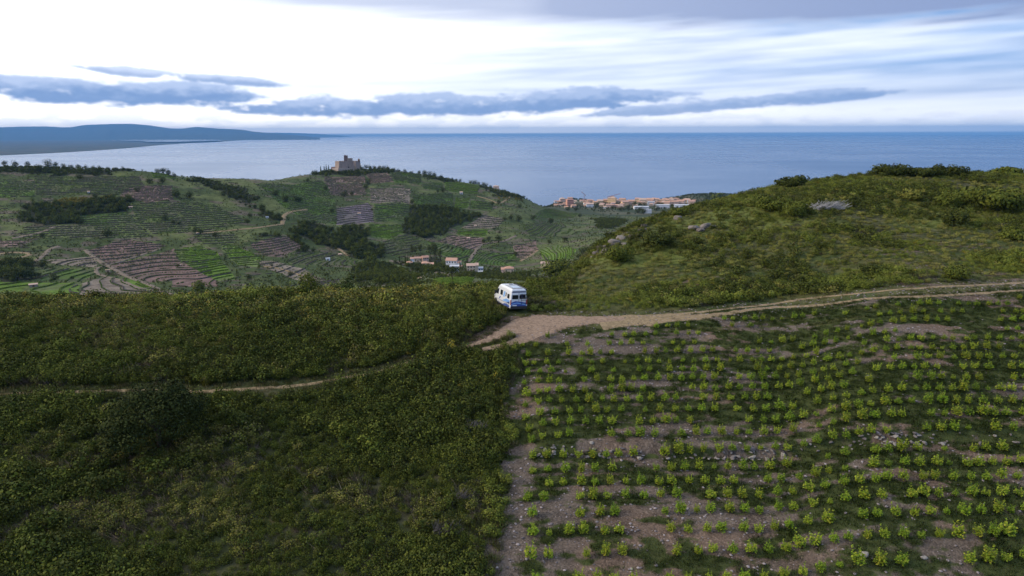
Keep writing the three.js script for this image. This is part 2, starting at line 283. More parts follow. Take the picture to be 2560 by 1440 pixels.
function ribbon(name, label, marks, widths, material, lift, D0 = 14, step = 0.5, wob = 0.35, category = 'track') {
  const pts = marks.map(([u, v]) => { const p = at(u, v, D0); return V(p.x, 0, p.z); }), curve = new THREE.CatmullRomCurve3(pts, false, 'centripetal'), len = curve.getLength(), n = Math.max(4, Math.ceil(len / step)), A = 6;
  const pos = [], uv = [], idx = [], line = [];
  for (let i = 0; i <= n; i++) {
    const t = i / n, p = curve.getPointAt(t), d = curve.getTangentAt(t), q = t * (widths.length - 1), k = Math.min(widths.length - 2, q | 0), w = mix(widths[k], widths[k + 1], q - k);
    const wl = w / 2 * (1 + wob * (fbm(p.x * 0.8, p.z * 0.8, 3) - 0.5) * 2), wr = w / 2 * (1 + wob * (fbm(p.x * 0.8 + 40, p.z * 0.8 + 9, 3) - 0.5) * 2);
    line.push([p.x, p.z, w / 2]);
    for (let a = 0; a <= A; a++) {
      const o = mix(-wl, wr, a / A), x = p.x - d.z * o, z = p.z + d.x * o;
      pos.push(x, ground(x, z) + lift - (a === 0 || a === A ? lift * 0.85 : 0), z); uv.push(x / 5, z / 5);
      if (i && a) { const b = i * (A + 1) + a; idx.push(b - A - 2, b - A - 1, b, b - A - 2, b, b - 1); }
    }
  }
  const g = geoOf(pos, null, null, idx, uv); if (g.attributes.normal.array[1] < 0) { for (let i = 0; i < idx.length; i += 3) [idx[i], idx[i + 1]] = [idx[i + 1], idx[i]]; g.setIndex(idx); g.computeVertexNormals(); }
  tracks.push(line);
  return top(new THREE.Mesh(g, material), name, { label, category, kind: 'structure' });
}
const nearTrack = (x, z, pad) => { for (const l of tracks) for (let i = 0; i < l.length; i += 2) { const [a, b, w] = l[i]; if (Math.hypot(x - a, z - b) < w + pad) return true; } return false; };
ribbon('turning_place', 'bare beige earth turning place behind the camper van', [[1262, 828], [1325, 812], [1400, 803], [1480, 800], [1560, 797]], [1.6, 4.6, 3.6, 2.3, 1.2], trackMat, 0.05);
ribbon('wheel_rut', 'earth wheel rut running down from the turning place, on the scrub side', [[1160, 871], [1215, 851], [1275, 826]], [0.5, 0.9, 1.8], trackMat, 0.04, 14, 0.4);
ribbon('wheel_rut', 'earth wheel rut running down from the turning place, on the vineyard side', [[1205, 874], [1265, 862], [1330, 838], [1400, 812]], [0.6, 1.2, 1.7, 2.2], trackMat, 0.04, 14, 0.4);
ribbon('wheel_rut', 'upper wheel rut of the grassy track along the hill foot', [[1530, 797], [1700, 786], [1850, 769], [2000, 749], [2200, 728], [2400, 715], [2620, 702]], [1.5, 0.7, 0.55, 0.5, 0.45, 0.5, 0.6], dustyMat, 0.04, 14, 0.4, 0.6);
ribbon('wheel_rut', 'lower wheel rut of the grassy track beside the vineyard', [[1500, 812], [1640, 802], [1800, 786], [1950, 768], [2100, 757], [2300, 741], [2620, 721]], [2.2, 1.5, 1.0, 0.8, 0.7, 0.6, 0.6], dustyMat, 0.04, 14, 0.4, 0.6);
ribbon('footpath', 'narrow pale footpath crossing the dark scrub', [[-60, 992], [0, 988], [110, 982], [250, 978], [420, 976], [520, 979], [640, 971], [760, 962], [860, 944], [940, 932], [1020, 906]], [0.45, 0.45, 0.4, 0.45, 0.45, 0.6, 0.55, 0.5, 0.45, 0.45, 0.3], dustyMat, 0.04, 14, 0.4, 0.6);

// ---------------------------------------------------------------- valley plots: outline marks, kind, tone
const PLOTS = [
  ['soil', 'dark brown terraced plot in the shape of a triangle', [[216, 627], [316, 597], [416, 613], [269, 664]]],
  ['soil', 'pale brown terraced plot below the triangle plot', [[272, 664], [431, 622], [447, 655], [434, 702], [375, 705], [312, 686]]],
  ['soil', 'brown terraced plot with a stepped lower edge', [[444, 658], [512, 655], [534, 692], [547, 717], [431, 717], [434, 702]]],
  ['bright', 'bright green vine plot running down between brown terraces and meadow', [[437, 624], [500, 614], [544, 633], [590, 699], [544, 702], [450, 652]]],
  ['bright', 'bright green curved strip of vines on the rounded spur', [[559, 605], [594, 617], [656, 645], [644, 667], [594, 661], [556, 624]]],
  ['soil', 'reddish terraced plot beside the dark wooded gully', [[622, 611], [666, 596], [716, 592], [759, 617], [697, 642], [659, 639]]],
  ['pale', 'pale stony strip of cross terraces below the spur', [[644, 652], [678, 652], [760, 672], [840, 705], [840, 716], [760, 704], [655, 664]]],
  ['bright', 'green vine plot at the valley foot by the stone hut', [[-40, 705], [200, 708], [194, 742], [-40, 742]]],
  ['pale', 'grey plot of slanting terraces at the valley foot', [[206, 708], [269, 690], [387, 721], [380, 735], [200, 742]]],
  ['bright', 'bright green sliver of vines between track and grey terraces', [[281, 692], [328, 696], [384, 718], [372, 725]]],
  ['green', 'green vine plot above the stone hut', [[112, 671], [240, 674], [237, 686], [203, 705], [100, 702]]],
  ['green', 'green terraced plot below the broom wood', [[200, 539], [319, 530], [344, 557], [225, 564], [194, 549]]],
  ['mixed', 'long grassy terraces below the broom wood', [[62, 567], [337, 558], [381, 592], [269, 596], [62, 596]]],
  ['green', 'light green square vine plot under the long tree crest', [[-60, 452], [86, 455], [87, 492], [-60, 496]]],
  ['mixed', 'dull green terraces under the long tree crest', [[90, 442], [344, 439], [360, 467], [281, 489], [90, 489]]],
  ['soil', 'brown terraces at the end of the broom wood', [[316, 470], [428, 464], [431, 499], [369, 508], [300, 489]]],
  ['bright', 'small bright green plot at the end of the long tree crest', [[378, 431], [416, 435], [444, 449], [384, 446]]],
  ['mixed', 'broad olive terraces below the saddle scrub belt', [[328, 511], [531, 511], [625, 555], [500, 580], [387, 586], [344, 555]]],
  ['soil', 'small reddish plot by the pale track bend', [[-40, 602], [75, 603], [31, 617], [-40, 620]]],
  ['pale', 'grey brown terraces above the dark grove', [[106, 650], [244, 640], [244, 668], [140, 662]]],
  ['green', 'large green vine slope between saddle and fort terraces', [[640, 460], [808, 452], [840, 510], [842, 560], [770, 555], [700, 510]]],
  ['soil', 'purplish brown terraces right under the fort wood', [[810, 440], [912, 440], [915, 455], [812, 455]]],
  ['soil', 'second band of purplish terraces below the fort', [[815, 457], [905, 457], [915, 487], [827, 487]]],
  ['soil', 'brown and green terraces below the fort pines', [[917, 435], [972, 432], [985, 455], [927, 457]]],
  ['green', 'green terraces on the shoulder beyond the fort pines', [[975, 432], [1052, 435], [1052, 460], [988, 457]]],
  ['bright', 'bright green vine field near the falling crest', [[1110, 455], [1195, 452], [1200, 465], [1192, 485], [1115, 477]]],
  ['green', 'green strip beside the bright crest field', [[1056, 460], [1105, 457], [1108, 477], [1058, 472]]],
  ['pale', 'pale stony terraces in the middle of the fort slope', [[925, 472], [1027, 470], [1025, 507], [927, 507]]],
  ['rubble', 'purplish rubble clearing with bare terraces', [[842, 520], [920, 507], [932, 520], [932, 555], [840, 562]]],
  ['green', 'green terraces between rubble clearing and pine wood', [[936, 511], [1027, 511], [1022, 552], [938, 555]]],
  ['green', 'mid green terraces above the pine wood', [[1032, 485], [1130, 485], [1135, 518], [1035, 512]]],
  ['bright', 'small bright green plot above the pine wood corner', [[1140, 495], [1175, 495], [1170, 520], [1134, 522]]],
  ['green', 'green plot beside the small bright plot', [[1178, 500], [1235, 507], [1230, 525], [1174, 522]]],
  ['bright', 'light green fan of vines beside the gully wood', [[922, 560], [1002, 562], [1010, 580], [977, 597], [927, 590]]],
  ['mixed', 'fan of dark lined terraces above the hamlet', [[952, 607], [1015, 585], [1047, 597], [1050, 622], [997, 645], [965, 632]]],
  ['pale', 'tan terraces climbing beside the pine wood', [[1210, 537], [1262, 550], [1237, 572], [1155, 570]]],
  ['bright', 'small green field between two tan terraces', [[1145, 575], [1222, 573], [1212, 592], [1140, 585]]],
  ['soil', 'tan terraces below the small green field', [[1125, 587], [1210, 595], [1192, 627], [1092, 602]]],
  ['green', 'green field between tan terraces and hamlet', [[1067, 602], [1117, 615], [1188, 630], [1168, 655], [1110, 640]]],
  ['green', 'smooth green vine field above the white hamlet houses', [[1195, 630], [1290, 632], [1290, 665], [1172, 657]]],
  ['soil', 'brown terraces with a pale path beyond the hamlet', [[1282, 615], [1340, 602], [1345, 625], [1307, 652], [1292, 642]]],
  ['bright', 'bright green bowl of vines below the rocky outcrop', [[1349, 623], [1398, 613], [1440, 623], [1433, 648], [1358, 648]]],
  ['green', 'light green field on the shoulder below the town', [[1335, 538], [1384, 522], [1450, 534], [1431, 545], [1337, 548]]],
  ['mixed', 'dark olive field beside the wooded stream', [[720, 632], [820, 632], [900, 652], [890, 665], [720, 660]]],
  ['vivid', 'vivid green vine patch below the umbrella pine', [[1085, 697], [1185, 695], [1175, 716], [1092, 714]]],
  ['mixed', 'meadow terraces above the bright spur', [[480, 585], [560, 570], [610, 600], [556, 612], [505, 610]]],
  ['mixed', 'grey green terraces below the light shoulder field', [[1300, 562], [1420, 556], [1440, 585], [1330, 592]]],
].map(([kind, label, marks]) => { const poly = plan(marks, 270); return { kind, label, poly, x0: Math.min(...poly.map((p) => p[0])), x1: Math.max(...poly.map((p) => p[0])), z0: Math.min(...poly.map((p) => p[1])), z1: Math.max(...poly.map((p) => p[1])) }; });
const TONE = { soil: [0.225, 0.150, 0.130], bright: [0.125, 0.205, 0.030], vivid: [0.16, 0.24, 0.03], pale: [0.25, 0.205, 0.16], green: [0.098, 0.158, 0.034], mixed: [0.108, 0.136, 0.046], rubble: [0.185, 0.150, 0.168] };
const WOODS = [
  [[40, 560], [60, 515], [200, 500], [318, 490], [325, 520], [280, 532], [190, 558], [100, 565]], [[1030, 527], [1090, 512], [1130, 527], [1205, 537], [1140, 565], [1090, 588], [1050, 595], [1010, 580], [1000, 560]],
  [[730, 562], [800, 557], [830, 590], [850, 570], [905, 567], [925, 600], [958, 622], [962, 640], [920, 652], [860, 640], [820, 612], [760, 597]], [[870, 662], [960, 652], [1000, 672], [1050, 702], [1000, 710], [900, 704], [880, 682]],
  [[775, 437], [800, 428], [840, 426], [900, 427], [940, 416], [985, 422], [990, 433], [900, 438], [800, 439]], [[470, 442], [540, 452], [620, 480], [650, 500], [640, 512], [560, 482], [500, 462]], [[620, 512], [705, 552], [692, 562], [640, 532]],
  [[1000, 652], [1040, 657], [1080, 642], [1100, 652], [1110, 664], [1100, 682], [1060, 677], [1010, 664]], [[-60, 417], [130, 414], [330, 422], [330, 430], [120, 436], [-60, 432]], [[1150, 674], [1260, 675], [1340, 682], [1330, 692], [1200, 692]],
  [[1490, 548], [1530, 546], [1570, 552], [1545, 566], [1500, 575]], [[-40, 660], [60, 655], [90, 690], [70, 702], [-40, 702]], [[640, 575], [730, 600], [800, 630], [740, 640], [690, 600]],
  [[1050, 432], [1110, 443], [1160, 450], [1100, 452], [1060, 446]], [[1175, 450], [1195, 448], [1250, 478], [1330, 505], [1250, 496], [1210, 470]],
].map((m) => plan(m, 270));
const VR = [-880, 880, 255, 1345], VN = 2048;
const cover = new Uint8Array(VN * VN);                                            // 0 rough grass, k + 1 plot k, 200 wood
const cell = (x, D) => { const i = Math.floor((x - VR[0]) / (VR[1] - VR[0]) * VN), j = Math.floor((D - VR[2]) / (VR[3] - VR[2]) * VN); return i < 0 || j < 0 || i >= VN || j >= VN ? -1 : j * VN + i; };
const fillCover = (poly, value, rag) => {
  const xs = poly.map((p) => p[0]), zs = poly.map((p) => -p[1]), sx = (VR[1] - VR[0]) / VN, sd = (VR[3] - VR[2]) / VN;
  for (let D = Math.min(...zs) - 8; D < Math.max(...zs) + 8; D += sd) for (let x = Math.min(...xs) - 8; x < Math.max(...xs) + 8; x += sx) {
    const k = cell(x, D); if (k >= 0 && inside(poly, x + rag * (fbm(x * 0.06, D * 0.06, 2) - 0.5), -D + rag * (fbm(x * 0.06 + 30, D * 0.06, 2) - 0.5))) cover[k] = value;
  }
};
WOODS.forEach((p) => fillCover(p, 200, 34));
PLOTS.forEach((p, k) => fillCover(p.poly, k + 1, 3.5));
const valleyTex = byteTexture(VN, VN, (px, py, c) => {
  const x = mix(VR[0], VR[1], (px + 0.5) / VN), D = mix(VR[2], VR[3], (py + 0.5) / VN), k = cover[py * VN + px], f = hash(px, py), a = fbm(x * 0.03, D * 0.03, 4), b = fbm(x * 0.16, D * 0.16, 3);
  let t;
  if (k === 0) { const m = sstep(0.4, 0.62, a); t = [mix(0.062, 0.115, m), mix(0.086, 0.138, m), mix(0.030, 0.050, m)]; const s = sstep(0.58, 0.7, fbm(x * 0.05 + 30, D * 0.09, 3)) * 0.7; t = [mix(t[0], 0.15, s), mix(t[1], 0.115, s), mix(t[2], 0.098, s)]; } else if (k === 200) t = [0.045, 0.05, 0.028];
  else { t = TONE[PLOTS[k - 1].kind].slice(); const w = (PLOTS[k - 1].kind === 'soil' || PLOTS[k - 1].kind === 'pale' ? 0.35 : 0.45) * sstep(0.45, 0.65, fbm(x * 0.05 + k * 7, D * 0.05, 3)), o = PLOTS[k - 1].kind === 'soil' || PLOTS[k - 1].kind === 'rubble' ? [0.075, 0.08, 0.05] : [0.13, 0.105, 0.09]; t = t.map((v, i) => mix(v, o[i], w)); t = t.map((v) => v * (0.88 + 0.24 * hash(k, 5))); }
  const m = 0.5 + 0.7 * b + 0.45 * (f - 0.5) + 0.3 * (fbm(x * 0.45, D * 0.45 + 9, 2) - 0.5); for (let i = 0; i < 3; i++) c[i] = t[i] * m;
});
land('valley', 'terraced valley and hill slopes between the ridge and the sea', 0, NS, J.c, J.d, new THREE.MeshPhysicalMaterial({ map: valleyTex, roughness: 0.95, specularIntensity: 0.2 }), VR);
land('coast_land', 'low green coast behind the hills and under the town', 0, NS, J.d, J.e, new THREE.MeshPhysicalMaterial({ roughness: 0.95, specularIntensity: 0.2, map: byteTexture(1024, 512, (px, py, c) => { const x = px * 4, y = py * 4, m = sstep(0.4, 0.6, fbm(x * 0.02, y * 0.02, 4)), t = 0.75 + 0.5 * hash(px, py); c[0] = mix(0.05, 0.10, m) * t; c[1] = mix(0.065, 0.10, m) * t; c[2] = mix(0.035, 0.06, m) * t; }) }), [-2100, 2100, 1300, 3300]);

// valley tracks
const VT = [
  ['pale farm track bending round the green vine slope', [[705, 562], [709, 548], [712, 538], [728, 530], [768, 524]], 4, dustyMat], ['pale farm track along the foot of the vine slope', [[500, 585], [560, 578], [640, 570], [705, 561]], 3, dustyMat],
  ['pale lane curving down through the gully wood', [[816, 583], [822, 598], [832, 612], [856, 628], [872, 640]], 3.4, dustyMat], ['brown farm track descending past the triangle plot', [[214, 625], [243, 648], [268, 664], [312, 688], [380, 715], [430, 737]], 3.6, laneMat],
  ['narrow brown path between triangle plot and pale plot', [[268, 664], [330, 645], [400, 622]], 2.6, laneMat], ['brown loop of track round the stone shelter', [[268, 664], [245, 670], [244, 684], [268, 692], [300, 700], [360, 722], [388, 718]], 3, laneMat],
  ['pale hairpin track above the square grove', [[-40, 644], [20, 632], [75, 636], [40, 646], [-40, 652]], 3.5, dustyMat], ['grey track curving up above the dark grove', [[85, 655], [108, 640], [128, 622], [148, 616]], 4, laneMat],
  ['grey track under the broom wood', [[30, 596], [75, 588], [110, 578], [140, 566]], 4, laneMat], ['grey lane passing below the hamlet hedge', [[975, 652], [1010, 660], [1060, 673], [1105, 684], [1140, 692]], 5.5, laneMat],
  ['pale footpath in front of the hamlet lane', [[1008, 673], [1025, 682], [1045, 690], [1050, 698]], 3, dustyMat], ['grey farm lane beside the tan terraces', [[1172, 655], [1190, 628], [1205, 612], [1230, 606], [1255, 604], [1290, 590]], 3.6, laneMat],
  ['pale path through the brown terraces beyond the hamlet', [[1300, 654], [1325, 640], [1344, 626]], 3, dustyMat], ['pale track on the falling crest below the bright field', [[1190, 490], [1225, 500], [1245, 508], [1275, 492], [1270, 484]], 3, dustyMat],
  ['pale boundary track beside the pale stony strip', [[660, 666], [700, 672], [760, 690]], 2.4, dustyMat],
];
for (const [label, marks, w, m] of VT) ribbon('farm_track', label, marks, [w * 1.25, w * 1.25], m, 0.5, 270, 4, 0.3);

// ---------------------------------------------------------------- sea, far plain, lagoon, mountains
{
  const pos = [], uv = [], idx = [], n = 90, rs = [700, 1500, 3000, 6000, 12000, 24000, 42000, 62000];
  rs.forEach((r, j) => { for (let i = 0; i <= n; i++) { const a = mix(-1.25, 1.25, i / n); pos.push(Math.sin(a) * r, 0, -Math.cos(a) * r); uv.push(Math.sin(a) * r / 9000, Math.cos(a) * r / 9000); if (i && j) { const b = j * (n + 1) + i; idx.push(b - n - 2, b - n - 1, b, b - n - 2, b, b - 1); } } });
  const ripple = byteTexture(1024, 1024, (x, y, c) => { const s = fbm(x * 0.012 + 2, y * 0.012, 6), q = fbm(x * 0.05 + 70, y * 0.05 + 40, 4); c[0] = c[1] = c[2] = 0.66 + 0.16 * (s - 0.5) * 2 + 0.05 * (q - 0.5); }, false);
  ripple.wrapS = ripple.wrapT = THREE.MirroredRepeatWrapping;
  top(new THREE.Mesh(geoOf(pos, null, null, idx, uv), new THREE.MeshPhysicalMaterial({ color: lin(0.006, 0.085, 0.22), roughness: 0.42, roughnessMap: ripple })), 'sea', { label: 'calm blue sea reaching to the horizon', category: 'sea', kind: 'structure' });
  // curved shore of the far plain
  const shore = [[-420, 404], [-200, 397], [0, 389], [150, 382], [300, 372], [400, 363], [450, 359.5], [550, 354], [650, 348.5], [740, 345.6], [820, 343.8], [860, 342.9]].map(([u, v]) => { const [s, t] = sight(u, v), D = Math.min(60000, EYE / t); return V(s * D, 0, -D); });
  const c = new THREE.CatmullRomCurve3(shore), lp = [], luv = [], li = [], N = 160, M = 24;
  for (let i = 0; i <= N; i++) {
    const p = c.getPoint(i / N), k = Math.hypot(p.x, p.z), far = 60500, wob = 1 + 0.012 * (fbm(i * 0.15, 3, 3) - 0.5);
    for (let j = 0; j <= M; j++) { const r = mix(k * wob, Math.max(far, k * 1.02), Math.pow(j / M, 1.8)) / k, y = j === 0 ? -2 : 4 + j * 1.4; lp.push(p.x * r, y, p.z * r); luv.push(p.x * r / 6000, p.z * r / 6000); if (i && j) { const b = i * (M + 1) + j; li.push(b - M - 2, b, b - M - 1, b - M - 2, b - 1, b); } }
  }
  const lg = geoOf(lp, null, null, li, luv); if (lg.attributes.normal.array[31] < 0) { for (let i = 0; i < li.length; i += 3) [li[i], li[i + 1]] = [li[i + 1], li[i]]; lg.setIndex(li); lg.computeVertexNormals(); }
  const plainTex = byteTexture(512, 512, (x, y, q) => { const m = fbm(x * 0.05, y * 0.05, 5), f = hash(x >> 3, y >> 2), k = hash(x >> 2, y >> 4); q[0] = 0.04 + 0.06 * m + 0.05 * (f > 0.85 ? f : 0); q[1] = 0.05 + 0.055 * m + 0.03 * k * f; q[2] = 0.045 + 0.05 * m; });
  plainTex.wrapS = plainTex.wrapT = THREE.MirroredRepeatWrapping;
  top(new THREE.Mesh(lg, new THREE.MeshPhysicalMaterial({ map: plainTex, roughness: 0.95, specularIntensity: 0.1 })), 'coastal_plain', { label: 'flat hazy coastal plain curving along the bay', category: 'plain', kind: 'structure' });
  // lagoon behind the beach
  const lagoonPts = [[268, 351.5], [330, 350.4], [430, 350.0], [548, 350.6], [560, 351.8], [500, 354.2], [440, 355.6], [370, 356.0], [350, 354.0], [430, 353.4], [350, 353.2]].map(([u, v]) => { const [s, t] = sight(u, v), D = (EYE - 26) / t; return [s * D, -D]; });
  const sh = new THREE.Shape(lagoonPts.map(([x, z]) => new THREE.Vector2(x, -z))), lgeo = new THREE.ShapeGeometry(sh).rotateX(-Math.PI / 2).translate(0, 40, 0);
  top(new THREE.Mesh(lgeo, new THREE.MeshPhysicalMaterial({ color: lin(0.05, 0.09, 0.13), roughness: 0.12 })), 'lagoon', { label: 'pale lagoon shining in the far plain', category: 'lagoon', kind: 'structure' });
  // mountains
  const range = (name, label, marks, D, depth, sd) => {
    const f = pchip(marks.map((m) => m[0]), marks.map((m) => m[1])), u0 = marks[0][0], u1 = marks[marks.length - 1][0], A = 240, B = 22, p = [], ix = [];
    for (let i = 0; i <= A; i++) {
      const u = mix(u0, u1, i / A), v = f(u), [s, t] = sight(u, v), y0 = Math.max(0, EYE - t * D);
      for (let j = 0; j <= B; j++) { const q = j / B * 2 - 1, d = D + q * depth, gul = fbm(u * 0.03 + sd, q * 2.5, 4), y = -5 + (y0 + 5) * Math.pow(Math.max(0, 1 - Math.abs(q)), 0.8) * (1 - (1 - Math.pow(1 - Math.abs(q), 3)) * 0.55 * gul); p.push(s * d, y, -d); if (i && j) { const b = i * (B + 1) + j; ix.push(b - B - 2, b, b - B - 1, b - B - 2, b - 1, b); } }
    }
    const g = geoOf(p, null, null, ix); top(new THREE.Mesh(g, mat(0.04, 0.055, 0.045, 0.95, { side: THREE.DoubleSide })), name, { label, category: 'mountains', kind: 'structure' });
  };
  range('mountain_range', 'long blue mountain range beyond the plain', [[-420, 321], [-150, 320], [0, 318], [60, 316.5], [110, 316], [165, 318.5], [220, 312], [320, 309.5], [360, 312], [400, 317], [430, 321], [450, 321.5], [490, 317.5], [540, 321], [600, 324], [640, 329.5], [690, 333.5], [730, 337], [770, 341], [800, 345]], 33000, 7000, 3);
  range('far_hills', 'faint low hills where the coast meets the horizon', [[560, 333], [640, 331.5], [720, 332], [790, 334.5], [840, 338], [880, 341.5]], 52000, 5000, 11);
}

// ---------------------------------------------------------------- foliage
function leafCloud(seed, n, blobs, leaf, tones, opt = {}) {
  const r = rng(seed), pos = [], nor = [], col = [], total = blobs.reduce((s, b) => s + b[3] * b[4] + b[4] * b[5] + b[3] * b[5], 0), q = V(), a = V(), b = V(), d = V(), c = V();
  const { quad = true, shell = 0.62, floor = -1e9, droop = 0 } = opt;
  for (let k = 0; k < n; k++) {
    let pick = r() * total, B = blobs[0]; for (const x of blobs) { pick -= x[3] * x[4] + x[4] * x[5] + x[3] * x[5]; if (pick <= 0) { B = x; break; } }
    const ct = r() * 2 - 1, ph = r() * 6.2832, st = Math.sqrt(1 - ct * ct); d.set(st * Math.cos(ph), ct, st * Math.sin(ph));
    const rad = shell + (1.06 - shell) * Math.sqrt(r()) + (r() < 0.12 ? 0.14 * r() : 0);
    c.set(B[0] + d.x * B[3] * rad, B[1] + d.y * B[4] * rad, B[2] + d.z * B[5] * rad); if (c.y < floor) { c.y = floor + r() * 0.1; }
    q.set(d.x + (r() - 0.5) * 1.5, d.y + (r() - 0.5) * 1.5 + 0.25 - droop, d.z + (r() - 0.5) * 1.5).normalize();
    a.set(r() - 0.5, r() - 0.5, r() - 0.5).cross(q).normalize(); b.crossVectors(q, a);
    const L = leaf * (0.65 + 0.7 * r()), Wd = L * (0.55 + 0.3 * r()), t = tones[(r() * tones.length) | 0], g = 0.78 + 0.44 * r();
    const P = quad ? [[-1, 0], [0, -1], [1, 0], [-1, 0], [1, 0], [0, 1]] : [[-1, -0.7], [1, -0.7], [0, 1]];
    const nx = q.x * 0.55 + d.x * 0.45, ny = q.y * 0.55 + d.y * 0.45, nz = q.z * 0.55 + d.z * 0.45, nl = Math.hypot(nx, ny, nz) || 1;
    for (const [s1, s2] of P) { pos.push(c.x + a.x * s1 * L * 0.5 + b.x * s2 * Wd * 0.5, c.y + a.y * s1 * L * 0.5 + b.y * s2 * Wd * 0.5, c.z + a.z * s1 * L * 0.5 + b.z * s2 * Wd * 0.5); nor.push(nx / nl, ny / nl, nz / nl); col.push(t[0] * g, t[1] * g, t[2] * g); }
  }
  return geoOf(pos, nor, col);
}
function crownBlobs(seed, n, w, h, y0, flat = 1) {
  const r = rng(seed), out = [];
  for (let i = 0; i < n; i++) { const a = r() * 6.283, q = Math.sqrt(r()) * 0.62, s = (0.30 + 0.2 * r()); out.push([Math.cos(a) * q * w / 2, y0 + h * (0.28 + 0.5 * r() * flat), Math.sin(a) * q * w / 2, w * s * 0.6, h * s * 0.75, w * s * 0.6]); }
  return out;
}
function limb(p0, p1, r0, r1, seg = 6) { const d = p1.clone().sub(p0), l = d.length(); return new THREE.CylinderGeometry(r1, r0, l, seg).translate(0, l / 2, 0).applyQuaternion(new THREE.Quaternion().setFromUnitVectors(V(0, 1, 0), d.normalize())).translate(p0.x, p0.y, p0.z); }
function trunkGeo(seed, h, rad, spread, n = 4) { const r = rng(seed), out = [limb(V(0, -0.6, 0), V(0.1 * h * (r() - 0.5), h, 0.1 * h * (r() - 0.5)), rad, rad * 0.55, 7)]; for (let i = 0; i < n; i++) { const a = (i + r() * 0.6) / n * 6.283; out.push(limb(V(0, h * (0.45 + 0.5 * r()), 0), V(Math.cos(a) * spread, h + spread * (0.4 + 0.8 * r()), Math.sin(a) * spread), rad * 0.5, rad * 0.16, 5)); } return mergeGeometries(out); }
const bark = mat(0.06, 0.047, 0.036, 0.95), leaves = leafMat();
const DARK = [[0.050, 0.062, 0.013], [0.064, 0.073, 0.015], [0.039, 0.052, 0.012]], MIDG = [[0.092, 0.110, 0.017], [0.11, 0.122, 0.020], [0.075, 0.096, 0.016]], OLIVE = [[0.145, 0.148, 0.030], [0.122, 0.136, 0.027], [0.165, 0.155, 0.034]], YELLOW = [[0.26, 0.20, 0.025], [0.20, 0.165, 0.025], [0.09, 0.095, 0.025]];
function treeProto(seed, kind) {
  const g = new THREE.Group();
  if (kind === 'cypress') { part(g, 'trunk', trunkGeo(seed, 1.6, 0.2, 0.3, 2), bark); const bl = []; for (let i = 0; i < 7; i++) { const t = i / 6; bl.push([0, 1.6 + t * 6.6, 0, 0.95 * (1 - 0.8 * t * t), 1.3, 0.95 * (1 - 0.8 * t * t)]); } part(g, 'crown', leafCloud(seed, 420, bl, 0.55, DARK, { quad: false }), leaves); } else if (kind === 'pine') { part(g, 'trunk', trunkGeo(seed, 5.4, 0.32, 2.6, 6), bark); part(g, 'crown', leafCloud(seed, 1500, crownBlobs(seed, 16, 11.5, 4.4, 5.2, 0.7), 0.5, DARK), leaves); } else if (kind === 'tall') { part(g, 'trunk', trunkGeo(seed, 4, 0.3, 2, 5), bark); part(g, 'crown', leafCloud(seed, 900, [...crownBlobs(seed, 9, 7, 9, 2.4, 1.3), [0, 7, 0, 2.4, 3.4, 2.4]], 0.6, DARK, { quad: false }), leaves); } else { const tone = kind === 'light' ? MIDG : DARK; part(g, 'trunk', trunkGeo(seed, 2.2, 0.26, 1.7, 5), bark); part(g, 'crown', leafCloud(seed, 700, [...crownBlobs(seed, 9, 7.4, 5.6, 1.1), [0, 3.4, 0, 2.6, 2.1, 2.6]], 0.55, tone, { quad: false, floor: 0.7 }), leaves); }
  return g;
}
const TREES = { round: [1, 2, 3, 4].map((k) => treeProto(k * 31, 'round')), light: [5, 6, 7].map((k) => treeProto(k * 31, 'light')), tall: [8, 9].map((k) => treeProto(k * 31, 'tall')), cypress: [treeProto(10, 'cypress')], pine: [treeProto(12, 'pine')] };
const tr = rng(4242);
function tree(kind, u, v, sizePx, label, group, D0 = 270, name) {
  const p = at(u, v, D0), base = { round: 7.4, light: 7.4, tall: 7.2, cypress: 2, pine: 11.5 }[kind], s = sizePx / pxAt(p) / base, o = TREES[kind][(tr() * TREES[kind].length) | 0].clone();
  o.position.set(p.x, p.y - (kind === 'round' ? 0.75 * s : 0.15), p.z); o.rotation.y = tr() * 6.28; o.scale.set(s, s * (0.85 + 0.3 * tr()), s);
  top(o, name ?? { round: 'evergreen_tree', light: 'leafy_tree', tall: 'pine_tree', cypress: 'cypress_tree', pine: 'umbrella_pine' }[kind], { label, category: 'tree', ...(group ? { group } : {}) });
  return o;
}
